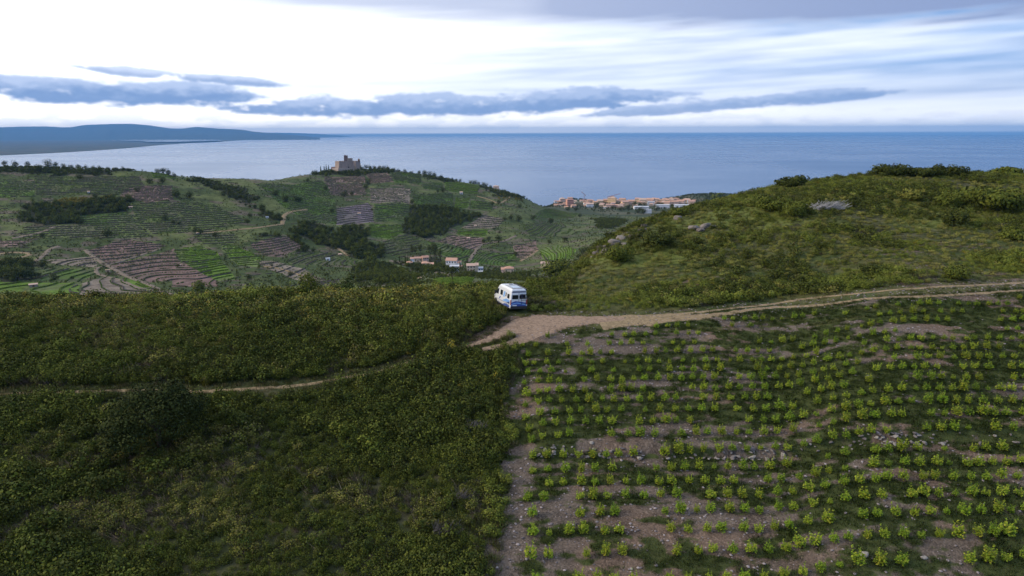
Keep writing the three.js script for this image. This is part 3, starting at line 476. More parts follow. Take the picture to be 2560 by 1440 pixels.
// single trees on the far slopes
for (const [u, v, w] of [[200, 450, 16], [247, 432, 18], [375, 460, 20], [406, 459, 18], [441, 494, 24], [475, 496, 22], [269, 594, 28], [303, 524, 26], [414, 551, 18], [434, 559, 12], [448, 563, 12], [625, 546, 16], [619, 560, 14], [689, 489, 20], [716, 505, 22], [741, 504, 20], [656, 528, 20], [697, 546, 18], [623, 703, 18], [444, 668, 11], [727, 693, 18], [680, 667, 9], [106, 596, 13], [181, 700, 10], [815, 477, 14], [915, 474, 16], [922, 462, 18], [830, 533, 16], [930, 526, 8], [725, 578, 14], [770, 455, 12], [1030, 510, 14], [1107, 480, 17], [1095, 482, 10], [1247, 512, 14], [1232, 514, 12], [1120, 621, 11], [1131, 624, 10], [1158, 628, 11], [1222, 603, 16], [1210, 608, 14], [1246, 606, 24], [1235, 575, 8], [1249, 583, 9], [1412, 605, 20], [1373, 607, 14], [1331, 548, 16], [1377, 560, 20], [1450, 543, 14], [1300, 520, 14], [862, 492, 22], [880, 490, 14], [750, 505, 16], [560, 490, 18], [590, 500, 16], [1290, 640, 14], [1262, 553, 14], [1277, 550, 18], [1296, 553, 18], [135, 700, 20], [345, 480, 14], [520, 465, 16]])
{
  const q = at(u, v, 270), near = PLOTS.reduce((m, k) => { const d = Math.hypot((k.x0 + k.x1) / 2 - q.x, (k.z0 + k.z1) / 2 - q.z); return d < m[0] ? [d, k] : m; }, [1e9])[1];
  tree('round', u, v, w, ((w > 17 ? 'broad' : w < 12 ? 'small' : 'round') + ' dark evergreen by the ' + near.label).split(' ').slice(0, 16).join(' '), 'single evergreens on the terraces');
}
for (const [u, v, w] of [[489, 581, 16], [502, 586, 18], [539, 594, 17]]) tree('round', u, v, w, 'round dark tree beside the white roofed hut on the meadow terraces', 'trees by the white roofed hut');
for (const [u, v, w] of [[-20, 417, 20], [12, 416, 14], [40, 417, 16], [70, 418, 14], [98, 430, 22], [122, 418, 20], [140, 419, 14], [160, 420, 12], [178, 421, 12], [196, 420, 14], [215, 422, 10], [232, 423, 11], [250, 424, 10], [270, 425, 10], [290, 426, 9], [308, 427, 10], [322, 428, 9]])
  tree('round', u, v, w, 'dark tree in the long row along the crest above the broom wood', 'trees along the long crest');
for (const [u, v, w] of [[395, 434, 14], [408, 435, 18], [422, 438, 16], [436, 443, 12]]) tree('round', u, v, w, 'dark tree in the small clump at the end of the long tree crest', 'clump at the crest end');
for (const [u, v, w] of [[782, 434, 12], [790, 432, 12], [818, 431, 12], [832, 433, 12], [846, 435, 12], [862, 436, 14], [880, 433, 12], [895, 431, 13], [905, 426, 14], [916, 423, 14], [926, 422, 14], [937, 420, 14], [949, 420, 14], [960, 422, 14], [970, 423, 15], [984, 428, 12], [997, 430, 11]])
  tree('round', u, v, w * 0.95, 'dark pine in the belt around the foot of the fort', 'pines around the fort', 270, 'pine_tree');
for (const [u, v, w] of [[802, 428, 4], [811, 428, 3.5], [816, 428, 3.5], [822, 427, 3.5]]) tree('cypress', u, v, w, 'small pointed cypress on the crest beside the fort', 'cypresses beside the fort');
for (const [u, v, w] of [[1012, 432, 12], [1030, 434, 10], [1048, 436, 12], [1062, 438, 16], [1074, 440, 14], [1085, 442, 16], [1102, 446, 14], [1130, 449, 8], [1141, 450, 8], [1151, 451, 9], [1176, 451, 12], [1186, 452, 14], [1196, 453, 12], [1208, 463, 12], [1216, 467, 14], [1226, 472, 12], [1262, 481, 10], [1295, 490, 8], [1310, 495, 9], [1330, 501, 8]])
  tree('round', u, v, w, 'dark tree on the crest falling from the fort towards the town', 'trees on the falling crest');
for (const [u, v, w] of [[1031, 634, 14], [1039, 634, 12], [1052, 632, 15], [1076, 642, 20], [1090, 648, 22], [1101, 652, 18], [1086, 641, 18]]) tree('tall', u, v, w, 'tall dark pine standing behind the orange roofed hamlet houses', 'pines behind the hamlet');
for (const [u, v, w] of [[999, 656, 4.5], [1014, 661, 5], [1019, 660, 4], [1028, 664, 4], [1150, 669, 4], [1168, 660, 4], [1152, 672, 3.5]]) tree('cypress', u, v, w, 'slim dark cypress between the hamlet houses', 'cypresses in the hamlet');
for (const [u, v, w] of [[1032, 672, 11], [1044, 676, 12], [1056, 679, 13], [1070, 681, 13], [1084, 684, 14], [1098, 687, 13], [1106, 682, 11], [1150, 694, 14], [1163, 694, 16], [1180, 692, 14], [1197, 694, 13], [1216, 691, 13], [1232, 690, 13], [1246, 693, 13], [1258, 692, 11], [1300, 691, 16], [1322, 692, 15], [1340, 688, 14]])
  tree('round', u, v, w, 'rounded dark tree in the hedge below the hamlet', 'trees below the hamlet');
tree('pine', 1131, 702, 46, 'broad umbrella pine with bare trunk below the white houses', null, 270);
for (const [u, v, w, h] of [[28, 698, 30], [45, 700, 34], [62, 700, 30], [78, 698, 26], [60, 672, 22], [104, 668, 22]]) tree('round', u, v, w, 'tall dark tree of the square grove at the valley foot', 'square grove');
for (const [u, v, w] of [[1456, 640, 22], [1470, 632, 24], [1446, 648, 18], [1484, 622, 18], [1440, 655, 16]]) tree('round', u, v, w, 'dark tree in the hollow under the rocky outcrop', 'trees under the outcrop');

// woods that read as one dark mass
const woodGeo = [leafCloud(71, 260, [...crownBlobs(71, 6, 6.4, 5, 0.6), [0, 2.4, 0, 2.3, 1.9, 2.3]], 0.75, DARK, { quad: false }), leafCloud(72, 240, [...crownBlobs(72, 6, 6, 6, 0.4), [0, 2.6, 0, 2, 2.4, 2]], 0.75, MIDG, { quad: false }), leafCloud(73, 160, crownBlobs(73, 6, 4.4, 2.4, 0.1), 0.6, OLIVE, { quad: false })];
const dummy = new THREE.Object3D();
function scatter(name, label, category, geo, places, material = leaves, data = {}) {
  if (!places.length) return;
  const m = new THREE.InstancedMesh(geo, material, places.length);
  places.forEach((p, i) => { dummy.position.set(p.x, p.y, p.z); dummy.rotation.set(p.rx ?? 0, p.a ?? 0, p.rz ?? 0); dummy.scale.set(p.s, p.sy ?? p.s, p.sz ?? p.s); dummy.updateMatrix(); m.setMatrixAt(i, dummy.matrix); if (p.c) m.setColorAt(i, p.c); });
  m.frustumCulled = false;
  return top(m, name, { label, category, kind: 'stuff', ...data });
}
const WOODLABEL = ['dark oak wood with yellow broom along its top', 'dark pine wood in the middle of the fort slope', 'dark wooded gully beside the fan terraces', 'dark thicket along the stream below the gully', 'dark pine belt round the foot of the fort', 'dark scrub belt running down from the saddle', 'hedge of trees along the bending farm track', 'garden trees among the hamlet houses', 'dark scrub along the long tree crest', 'thicket below the hamlet in front of the valley', 'scrub on the slope below the town', 'dark square grove at the valley foot', 'scrub beside the reddish plot', 'scrub on the crest beyond the fort pines', 'scrub along the crest falling to the town'];
WOODS.forEach((poly, k) => {
  const r = rng(900 + k), xs = poly.map((p) => p[0]), zs = poly.map((p) => p[1]), x0 = Math.min(...xs), x1 = Math.max(...xs), z0 = Math.min(...zs), z1 = Math.max(...zs), area = (x1 - x0) * (z1 - z0), sets = [[], []];
  const small = [5, 8, 10, 13, 14].includes(k) ? 0.55 : [3, 6, 12].includes(k) ? 0.75 : [7, 9].includes(k) ? 0.42 : k === 4 ? 0.7 : 1;
  for (let i = 0; i < area / (15 * small); i++) { const x = mix(x0, x1, r()), z = mix(z0, z1, r()), c = cell(x, -z); if (c < 0 || cover[c] !== 200 || r() < ([7, 9].includes(k) ? 0.6 : 0)) continue; const s = (0.55 + 0.6 * r()) * small, q = 0.75 + 0.5 * r(); sets[r() < 0.62 ? 0 : 1].push({ x, y: ground(x, z) - 0.3, z, s, sy: s * (0.8 + 0.4 * r()), a: r() * 6.28, c: lin(q, q, q * 0.95) }); }
  scatter('wood', WOODLABEL[k], 'wood', woodGeo[0], sets[0]); scatter('wood', WOODLABEL[k] + ', lighter crowns', 'wood', woodGeo[1], sets[1]);
});
// yellow broom on the left wood, at its upper edge
{ const poly = plan([[120, 515], [160, 498], [230, 496], [285, 488], [270, 505], [200, 512], [150, 522]], 270), poly2 = plan([[1240, 488], [1290, 490], [1310, 505], [1250, 503]], 270), r = rng(55), out = []; for (const [P, n] of [[poly, 900], [poly2, 300]]) { const xs = P.map((p) => p[0]), zs = P.map((p) => p[1]); for (let i = 0; i < n; i++) { const x = mix(Math.min(...xs), Math.max(...xs), r()), z = mix(Math.min(...zs), Math.max(...zs), r()); if (inside(P, x, z) && fbm(x * 0.1, z * 0.1, 2) > 0.42) out.push({ x, y: ground(x, z) + 0.4, z, s: 0.5 + 0.5 * r(), a: r() * 6 }); } } scatter('broom_bushes', 'yellow flowering broom on the far slopes', 'broom', leafCloud(77, 160, crownBlobs(77, 6, 4.4, 2.6, 0.1), 0.6, YELLOW, { quad: false }), out); }
// rough scrub everywhere between plots and woods, and on the coast
{
  const r = rng(31), a = [], b = [], c3 = [];
  for (let i = 0; i < 30000; i++) {
    const D = Math.exp(mix(Math.log(265), Math.log(1335), r())), s = mix(-0.85, 0.85, r()), x = s * D, k = cell(x, D); if (k < 0 || cover[k] !== 0) continue;
    const n = fbm(x * 0.018 + 50, D * 0.018, 3); if (r() > sstep(0.40, 0.62, n) * 0.8 + 0.06) continue;
    const z = -D, q = 0.8 + 0.5 * r(), e = { x, y: ground(x, z) - 0.2, z, s: 0.22 + 0.42 * r() * r(), a: r() * 6.28, c: lin(q, q, q) }; (r() < 0.4 ? a : r() < 0.6 ? b : c3).push(e);
  }
  for (let i = 0; i < 60000; i++) { const D = Math.exp(mix(Math.log(400), Math.log(1335), r())), x = mix(-0.85, 0.5, r()) * D, k = cell(x, D); if (k < 0 || cover[k] !== 0) continue; if (fbm(x * 0.05 + 5, D * 0.05, 3) < 0.42) continue; const q = 0.7 + 0.5 * r(), e = { x, y: ground(x, -D) - 0.1, z: -D, s: 0.13 + 0.3 * r() * r(), a: r() * 6.28, c: lin(q, q, q) }; (r() < 0.4 ? a : r() < 0.6 ? b : c3).push(e); }
  for (let i = 0; i < 9000; i++) { const D = mix(1340, 2050, Math.sqrt(r())), s = mix(-0.1, 0.55, r()), x = s * D, z = -D, y = ground(x, z); if (y < 6 || fbm(x * 0.01, z * 0.01, 3) < 0.44) continue; a.push({ x, y: y - 0.3, z, s: 0.4 + 0.5 * r(), a: r() * 6 }); }
  scatter('scrub', 'dark scrub scattered over the far slopes', 'scrub', woodGeo[0], a); scatter('scrub', 'green scrub scattered over the far slopes', 'scrub', woodGeo[1], b); scatter('scrub', 'olive low scrub scattered over the far slopes', 'scrub', woodGeo[2], c3);
}
// vine rows and terrace banks that follow the contours
{
  const vineRow = { b: leafCloud(81, 26, [[0, 0.55, 0, 0.62, 0.5, 0.62]], 0.5, [[0.135, 0.205, 0.03], [0.155, 0.22, 0.034], [0.11, 0.17, 0.026]], { quad: false }), d: leafCloud(82, 24, [[0, 0.45, 0, 0.55, 0.42, 0.55]], 0.46, [[0.085, 0.13, 0.028], [0.10, 0.145, 0.032], [0.07, 0.108, 0.024]], { quad: false }) };
  const bank = mergeGeometries([new THREE.BoxGeometry(3.4, 1.0, 0.6, 3, 1, 1), new THREE.IcosahedronGeometry(0.5, 0).translate(1.1, 0.4, 0.1), new THREE.IcosahedronGeometry(0.4, 0).translate(-1.2, 0.35, 0.2)].map((g) => { const q = g.index ? g.toNonIndexed() : g; q.deleteAttribute('uv'); return q; }));
  { const p = bank.attributes.position; for (let i = 0; i < p.count; i++) { const x = p.getX(i), y = p.getY(i), z = p.getZ(i); p.setXYZ(i, x, y + 0.25 * (vnoise(x * 1.3, y * 2 + z) - 0.5), z + 0.3 * (vnoise(x * 1.7 + 9, y * 2) - 0.5)); } bank.computeVertexNormals(); }
  const bankMat = mat(0.095, 0.080, 0.068, 0.95), r = rng(606), walls = [], snap = (x, z, dh) => { let h = ground(x, z); const k = Math.round(h / dh) * dh; for (let i = 0; i < 3; i++) { const [gx, gz] = slopeAt(x, z, 4), g2 = gx * gx + gz * gz + 1e-4; let f = (h - k) / g2; const l = Math.abs(f) * Math.sqrt(g2); if (l > 9) return null; x -= gx * f; z -= gz * f; h = ground(x, z); } const [gx, gz] = slopeAt(x, z, 4); return [x, z, Math.atan2(-gx, -gz)]; };
  PLOTS.forEach((p, k) => {
    const area = (p.x1 - p.x0) * (p.z1 - p.z0), rows = [], lush = p.kind === 'bright' || p.kind === 'vivid', D = -(p.z0 + p.z1) / 2, dhVine = lush ? 0.7 : 0.62, per = { bright: 2.2, vivid: 1.8, green: 3, mixed: 4.2, soil: 7, pale: 8, rubble: 30 }[p.kind];
    for (let i = 0; i < Math.min(area / per, 9000); i++) { const s = snap(mix(p.x0, p.x1, r()), mix(p.z0, p.z1, r()), dhVine); if (!s || !inside(p.poly, s[0], s[1])) continue; const q = 0.8 + 0.45 * r(); rows.push({ x: s[0], y: ground(s[0], s[1]) - 0.05, z: s[1], s: 0.7 + 0.5 * r(), a: r() * 6, c: lin(q, q, q) }); }
    scatter('vine_rows', 'vines of the ' + p.label, 'vines', lush ? vineRow.b : vineRow.d, rows);
    if (lush && p.kind !== 'bright') return;
    const wl = [], dh = { soil: 1.3, pale: 1.4, green: 1.6, mixed: 1.5, rubble: 1.5, bright: 2.4 }[p.kind];
    for (let i = 0; i < Math.min(area / (lush ? 30 : 9), 2200); i++) { const s = snap(mix(p.x0, p.x1, r()), mix(p.z0, p.z1, r()), dh); if (!s || !inside(p.poly, s[0], s[1])) continue; if (fbm(s[0] * 0.05, s[1] * 0.05 + k, 2) < (p.kind === 'green' ? 0.42 : 0.3)) continue; const q = 0.8 + 0.5 * r(); wl.push({ x: s[0], y: ground(s[0], s[1]) + 0.25, z: s[1], s: 0.9 + 0.4 * r(), sy: 0.5 + 0.5 * r(), a: s[2], c: lin(q, q, q) }); }
    scatter('terrace_banks', 'dark stone banks of the ' + p.label, 'terrace banks', bank, wl, bankMat);
  });
  // loose terraces on the rough slopes
  const loose = []; for (let i = 0; i < 9000; i++) { const D = mix(480, 1250, r()), x = mix(-0.8, 0.3, r()) * D, c = cell(x, D); if (c < 0 || cover[c] !== 0) continue; if (fbm(x * 0.012 + 8, D * 0.012, 3) < 0.54) continue; const s = snap(x, -D, 2.1); if (!s) continue; const q = 0.9 + 0.6 * r(); loose.push({ x: s[0], y: ground(s[0], s[1]) + 0.2, z: s[1], s: 0.8 + 0.4 * r(), sy: 0.4 + 0.4 * r(), a: s[2], c: lin(q, q, q) }); }
  scatter('terrace_banks', 'old overgrown terrace banks on the rough slopes', 'terrace banks', bank, loose, bankMat);
}

// ---------------------------------------------------------------- buildings
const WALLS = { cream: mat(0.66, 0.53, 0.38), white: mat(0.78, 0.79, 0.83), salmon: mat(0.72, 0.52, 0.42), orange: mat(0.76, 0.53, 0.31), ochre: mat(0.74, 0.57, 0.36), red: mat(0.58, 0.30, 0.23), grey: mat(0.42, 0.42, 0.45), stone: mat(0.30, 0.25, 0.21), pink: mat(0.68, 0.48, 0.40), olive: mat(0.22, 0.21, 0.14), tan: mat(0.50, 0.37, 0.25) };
const tileTone = [mat(0.50, 0.29, 0.21), mat(0.55, 0.33, 0.24), mat(0.47, 0.29, 0.23), mat(0.55, 0.39, 0.31)], paleRoof = mat(0.66, 0.67, 0.70), darkGlass = mat(0.025, 0.03, 0.04, 0.15), shutter = mat(0.16, 0.09, 0.06), stoneTrim = mat(0.5, 0.46, 0.4);
function roofGeo(w, d, h, kind) {
  const o = 0.45, X = w / 2 + o, Z = d / 2 + o, T = 0.18;
  let P;
  if (kind === 'hip') { const r = Math.max(0.2, w / 2 - d / 2); P = [[-X, 0, Z], [X, 0, Z], [X, 0, -Z], [-X, 0, -Z], [-r, h, 0], [r, h, 0]]; } else if (kind === 'mono') P = [[-X, 0, Z], [X, 0, Z], [X, h, -Z], [-X, h, -Z], [-X, h, -Z + 0.01], [X, h, -Z + 0.01]]; else P = [[-X, 0, Z], [X, 0, Z], [X, 0, -Z], [-X, 0, -Z], [-X, h, 0], [X, h, 0]];
  const tri = [[0, 1, 5], [0, 5, 4], [1, 2, 5], [2, 3, 4], [2, 4, 5], [3, 0, 4]], pos = [];
  for (const t of tri) for (const k of t) pos.push(...P[k]);
  const under = [[0, 3, 2], [0, 2, 1]]; for (const t of under) for (const k of t) pos.push(P[k][0], P[k][1] - (kind === 'mono' ? 0.02 : T), P[k][2]);
  const sides = [[0, 1], [1, 2], [2, 3], [3, 0]]; if (kind !== 'mono') for (const [a, b] of sides) { const A = P[a], B = P[b]; pos.push(A[0], -T, A[2], B[0], -T, B[2], B[0], 0, B[2], A[0], -T, A[2], B[0], 0, B[2], A[0], 0, A[2]); }
  return geoOf(pos);
}
const paneGeo = new THREE.BoxGeometry(1, 1, 0.12), sillGeo = new THREE.BoxGeometry(1.25, 0.1, 0.22);
const br = rng(7117);
function house(name, u, v, wpx, hpx, opt, label, category, group, D0 = 400) {
  const { wall = 'cream', roof = 'gable', tile = 0, deep = 0.8, turn = 0, floors = 1, wins = 3, chimney = false, door = true, shutters = false, wing = null } = opt, p = at(u, v, D0), k = pxAt(p), w = wpx / k, h = hpx / k * 0.97, d = w * deep;
  const g = new THREE.Group(); g.position.copy(p); g.rotation.y = turn + Math.atan2(p.x, p.z) + Math.PI;
  const flat = roof === 'flat', wallH = flat ? h : h * 0.74, foot = 2.5;
  const body = [box(w, wallH + foot, d, 0, (wallH - foot) / 2, 0)];
  if (roof === 'gable') { const r = h - wallH; for (const s of [-1, 1]) body.push(geoOf([s * (w / 2 - 0.01), wallH, d / 2, s * (w / 2 - 0.01), wallH, -d / 2, s * (w / 2 - 0.01), wallH + r * 0.93, 0])); }
  part(g, 'wall', mergeGeometries(body.map((b) => { const q = b.index ? b.toNonIndexed() : b; q.deleteAttribute('uv'); q.computeVertexNormals(); return q; })), WALLS[wall]);
  let R;
  if (flat) { R = part(g, 'roof', mergeGeometries([box(w + 0.3, 0.3, 0.35, 0, wallH + 0.15, d / 2), box(w + 0.3, 0.3, 0.35, 0, wallH + 0.15, -d / 2), box(0.35, 0.3, d - 0.36, w / 2, wallH + 0.15, 0), box(0.35, 0.3, d - 0.36, -w / 2, wallH + 0.15, 0), box(w - 0.36, 0.08, d - 0.36, 0, wallH + 0.05, 0)]), opt.pale ? paleRoof : WALLS[wall]); } else { R = part(g, 'roof', roofGeo(w, d, h - wallH, roof), tileTone[tile]); R.position.y = wallH; }
  if (chimney) part(R, 'chimney', box(0.6, 1.4, 0.6, w * 0.24, flat ? wallH + 0.8 : (h - wallH) * 0.8, -d * 0.1), WALLS[wall]);
  const fh = wallH / floors, ww = Math.min(1.15, w / (wins * 2.1)), wh = Math.min(1.5, fh * 0.5);
  for (let f = 0; f < floors; f++) for (let i = 0; i < wins; i++) {
    const x = (i + 0.5) / wins * w - w / 2; if (door && f === 0 && i === (wins >> 1)) { const m = part(g, 'door', paneGeo, shutter); m.scale.set(ww * 1.1, Math.min(2.1, fh * 0.75), 1); m.position.set(x, Math.min(2.1, fh * 0.75) / 2, d / 2 + 0.05); continue; }
    const m = part(g, 'window', paneGeo, darkGlass); m.scale.set(ww, wh, 1); m.position.set(x, f * fh + fh * 0.56, d / 2 + 0.04);
    if (k > 1.7) { const sl = part(m, 'sill', sillGeo, stoneTrim); sl.position.set(0, -0.55, 0.03); if (shutters) for (const s of [-1, 1]) { const q = part(m, 'shutter', paneGeo, shutter); q.scale.set(0.42, 1.02, 0.6); q.position.set(s * 0.74, 0, 0); } }
  }
  const side = part(g, 'window', paneGeo, darkGlass); side.rotation.y = Math.PI / 2; side.scale.set(ww, wh, 1); side.position.set(-w / 2 - 0.04, fh * 0.56, 0);
  if (wing) { const [sx, sw, shh, mt] = wing, w2 = w * sw, h2 = wallH * shh; part(g, 'wing', box(w2, h2 + foot, d * 0.7, sx * (w / 2 + w2 / 2 - 0.02), (h2 - foot) / 2, d * 0.1), WALLS[mt ?? wall]); const r2 = part(g, 'wing_roof', roofGeo(w2, d * 0.7, h2 * 0.28, 'mono'), tileTone[tile]); r2.position.set(sx * (w / 2 + w2 / 2 - 0.02), h2 + 0.03, d * 0.1); }
  return top(g, name, { label, category, ...(group ? { group } : {}) });
}
// the hamlet
house('villa', 1024, 663, 14, 11, { wall: 'cream', roof: 'hip', tile: 1, deep: 0.9 }, 'small cream villa with tiled hip roof among cypresses', 'house');
house('villa', 1045, 654, 17, 13, { wall: 'ochre', roof: 'gable', tile: 2, deep: 0.7, wing: [-1, 0.6, 0.9, 'white'] }, 'ochre house with pale annexe below the dark pines', 'house');
house('villa', 1063, 655, 15, 17, { wall: 'salmon', roof: 'gable', tile: 0, deep: 0.8, turn: 0.3, floors: 2, wins: 3 }, 'salmon two storey house below the dark pines', 'house');
house('villa', 1064, 668, 18, 16, { wall: 'cream', roof: 'hip', tile: 1, deep: 0.9, floors: 1, wins: 2, wing: [1, 0.6, 0.75], chimney: true }, 'cream villa with orange hip roof and side wing', 'house');
house('villa', 1130, 668, 27, 25, { wall: 'white', roof: 'gable', tile: 1, deep: 0.6, floors: 2, wins: 4, turn: -0.25, wing: [1, 0.35, 0.7] }, 'large white villa with orange roof above the lower white house', 'house');
house('villa', 1136, 683, 23, 19, { wall: 'white', roof: 'flat', pale: true, deep: 0.6, floors: 2, wins: 4 }, 'flat roofed white house below the large white villa', 'house');
house('garage', 1137, 689, 13, 10, { wall: 'pink', roof: 'gable', tile: 3, deep: 0.7, wins: 2 }, 'low building with rosy roof in front of the flat roofed house', 'outbuilding', null, 640);
house('farmhouse', 1178, 677, 22, 20, { wall: 'cream', roof: 'gable', tile: 3, deep: 0.75, floors: 2, wins: 3, wing: [1, 0.3, 1.05] }, 'beige farmhouse with wide rosy roof beside the vine field', 'house');
house('outbuilding', 1199, 678, 18, 10, { wall: 'white', roof: 'flat', pale: true, deep: 0.7, wins: 3, door: false }, 'long low white outbuilding beside the beige farmhouse', 'outbuilding');
house('outbuilding', 1201, 684, 12, 6, { wall: 'grey', roof: 'flat', pale: true, deep: 0.7, wins: 2, door: false }, 'small grey flat shed below the white outbuilding', 'outbuilding');
house('villa', 1273, 683, 22, 19, { wall: 'cream', roof: 'hip', tile: 0, deep: 0.85, floors: 1, wins: 3, wing: [-1, 0.4, 0.8, 'salmon'] }, 'cream villa with bright orange hip roof beyond the smooth vine field', 'house');
house('farmhouse', 1362, 667, 20, 14, { wall: 'ochre', roof: 'gable', tile: 3, deep: 0.8, wins: 2 }, 'small ochre farmhouse with brown roof beside the bright green vine bowl', 'house');
house('shed', 1151, 669, 8, 6, { wall: 'cream', roof: 'mono', tile: 1, wins: 1, door: false }, 'little cream shed beside the large white villa', 'shed');
// huts on the terraces
for (const [u, v, w, h, wl, rf, label] of [[820, 650, 10, 4.5, 'white', 'flat', 'white flat hut in the dark olive field'], [495, 585, 6, 4, 'white', 'gable', 'white roofed hut under trees on the meadow terraces'], [84, 716, 14, 7, 'stone', 'gable', 'stone hut with grey roof in the green valley plot'], [270, 680, 9, 5, 'tan', 'flat', 'tan stone shelter inside the brown track loop'], [222, 482, 4, 4, 'white', 'mono', 'tiny white hut below the long tree crest'], [327, 520, 7, 4, 'tan', 'gable', 'tan hut at the end of the broom wood'], [1153, 485, 7, 6, 'white', 'mono', 'white hut under the bright crest field'], [1189, 566, 5, 3.5, 'cream', 'mono', 'cream hut on the upper tan terraces'], [1171, 598, 8, 5, 'cream', 'gable', 'cream hut on the lower tan terraces'], [668, 545, 6, 3.5, 'white', 'flat', 'white water tank hut before the track bend'], [898, 536, 7, 4, 'grey', 'mono', 'grey hut on the rubble clearing'], [1240, 470, 15, 8, 'salmon', 'hip', 'salmon house on the crest above the falling ridge'], [850, 638, 6, 4, 'tan', 'mono', 'small tan hut at the end of the gully lane'], [453, 663, 3, 3, 'white', 'mono', 'tiny white shed on the pale brown plot']])
  house('hut', u, v, w, h, { wall: wl, roof: rf, pale: wl === 'white', tile: 3, wins: 1, door: h > 4 }, label, 'hut');

// the harbour town on its low shoulder, warm sunlight put into its wall colours
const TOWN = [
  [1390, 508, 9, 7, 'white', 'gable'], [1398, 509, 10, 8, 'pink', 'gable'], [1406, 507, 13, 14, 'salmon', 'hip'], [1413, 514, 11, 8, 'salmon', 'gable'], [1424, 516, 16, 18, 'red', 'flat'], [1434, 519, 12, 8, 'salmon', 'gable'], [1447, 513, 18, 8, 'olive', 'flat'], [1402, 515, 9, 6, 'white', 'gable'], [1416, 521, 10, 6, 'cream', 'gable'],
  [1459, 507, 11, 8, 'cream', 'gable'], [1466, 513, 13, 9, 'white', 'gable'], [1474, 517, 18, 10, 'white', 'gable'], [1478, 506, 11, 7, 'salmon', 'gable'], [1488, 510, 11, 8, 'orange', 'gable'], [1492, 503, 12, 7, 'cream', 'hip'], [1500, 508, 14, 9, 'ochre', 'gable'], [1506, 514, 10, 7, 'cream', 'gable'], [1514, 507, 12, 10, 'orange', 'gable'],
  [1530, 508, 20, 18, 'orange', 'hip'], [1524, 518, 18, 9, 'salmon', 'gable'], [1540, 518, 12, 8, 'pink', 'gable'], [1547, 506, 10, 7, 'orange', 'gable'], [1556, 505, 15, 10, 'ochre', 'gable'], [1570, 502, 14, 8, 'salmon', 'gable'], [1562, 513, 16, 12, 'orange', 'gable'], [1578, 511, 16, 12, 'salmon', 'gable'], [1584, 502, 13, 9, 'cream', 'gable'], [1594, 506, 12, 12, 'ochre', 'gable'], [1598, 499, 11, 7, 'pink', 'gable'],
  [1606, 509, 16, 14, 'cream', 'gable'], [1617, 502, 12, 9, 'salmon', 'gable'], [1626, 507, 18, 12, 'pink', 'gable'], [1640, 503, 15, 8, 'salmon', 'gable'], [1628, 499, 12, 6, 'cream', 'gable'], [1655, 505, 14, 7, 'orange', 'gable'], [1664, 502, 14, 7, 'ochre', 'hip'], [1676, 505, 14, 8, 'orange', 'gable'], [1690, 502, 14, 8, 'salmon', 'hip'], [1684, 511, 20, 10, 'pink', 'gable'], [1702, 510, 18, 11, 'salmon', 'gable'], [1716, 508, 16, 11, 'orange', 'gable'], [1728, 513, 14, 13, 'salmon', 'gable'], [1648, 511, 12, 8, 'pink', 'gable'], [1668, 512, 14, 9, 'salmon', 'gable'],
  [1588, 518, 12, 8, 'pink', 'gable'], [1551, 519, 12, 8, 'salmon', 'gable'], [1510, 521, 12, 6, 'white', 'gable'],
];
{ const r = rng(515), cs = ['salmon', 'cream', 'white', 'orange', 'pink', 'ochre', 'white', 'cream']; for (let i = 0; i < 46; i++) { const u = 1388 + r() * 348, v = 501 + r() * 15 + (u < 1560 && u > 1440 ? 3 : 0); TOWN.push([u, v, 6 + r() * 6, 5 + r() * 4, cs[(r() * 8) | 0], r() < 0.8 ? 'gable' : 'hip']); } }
const CW = { white: 'white', pink: 'pale pink', salmon: 'salmon', red: 'brick red', olive: 'drab olive', cream: 'cream', orange: 'sun tinted orange', ochre: 'ochre', grey: 'grey' };
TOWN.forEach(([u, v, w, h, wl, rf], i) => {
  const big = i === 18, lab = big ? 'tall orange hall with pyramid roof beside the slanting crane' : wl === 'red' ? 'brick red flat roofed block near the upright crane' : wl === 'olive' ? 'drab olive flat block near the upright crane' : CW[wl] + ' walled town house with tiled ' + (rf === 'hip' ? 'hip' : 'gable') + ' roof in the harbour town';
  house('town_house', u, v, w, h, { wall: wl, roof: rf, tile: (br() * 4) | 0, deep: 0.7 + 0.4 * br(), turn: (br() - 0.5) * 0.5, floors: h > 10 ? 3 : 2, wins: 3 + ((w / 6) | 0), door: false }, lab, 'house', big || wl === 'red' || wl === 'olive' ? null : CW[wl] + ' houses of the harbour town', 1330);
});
for (const [u, v, w, h, f, n, label] of [[1627, 513, 18, 9, 3, 8, 'white school block with rows of windows behind the dark trees'], [1603, 523, 36, 7, 2, 14, 'long white block with window rows below the dark trees'], [1619, 533, 18, 10, 4, 8, 'tall white block lowest on the town slope'], [1657, 520, 34, 8, 2, 14, 'long white block with arcaded windows beside the big tree'], [1706, 517, 40, 5, 1, 10, 'long low pale building under the orange terrace'], [1721, 509, 6, 9, 3, 2, 'narrow white tower block among the orange houses']])
  house('apartment_block', u, v, w, h, { wall: 'white', roof: 'flat', pale: true, floors: f, wins: n, deep: 0.45, door: false, turn: 0.15 }, label, 'apartment block', null, 1330);
for (const [u, v, w] of [[1408, 504, 14], [1440, 518, 10], [1593, 505, 8], [1540, 513, 9], [1585, 518, 16], [1600, 516, 14], [1613, 517, 18], [1645, 515, 18], [1655, 516, 14], [1680, 521, 16], [1668, 510, 8], [1667, 501, 10], [1640, 527, 18], [1595, 533, 20], [1609, 536, 20], [1530, 525, 12], [1570, 524, 16], [1550, 527, 14], [1420, 526, 14], [1440, 528, 16], [1505, 522, 10], [1633, 498, 8]])
  tree('round', u, v, w, 'dark rounded tree between the houses of the harbour town', 'trees in the harbour town', 1330);
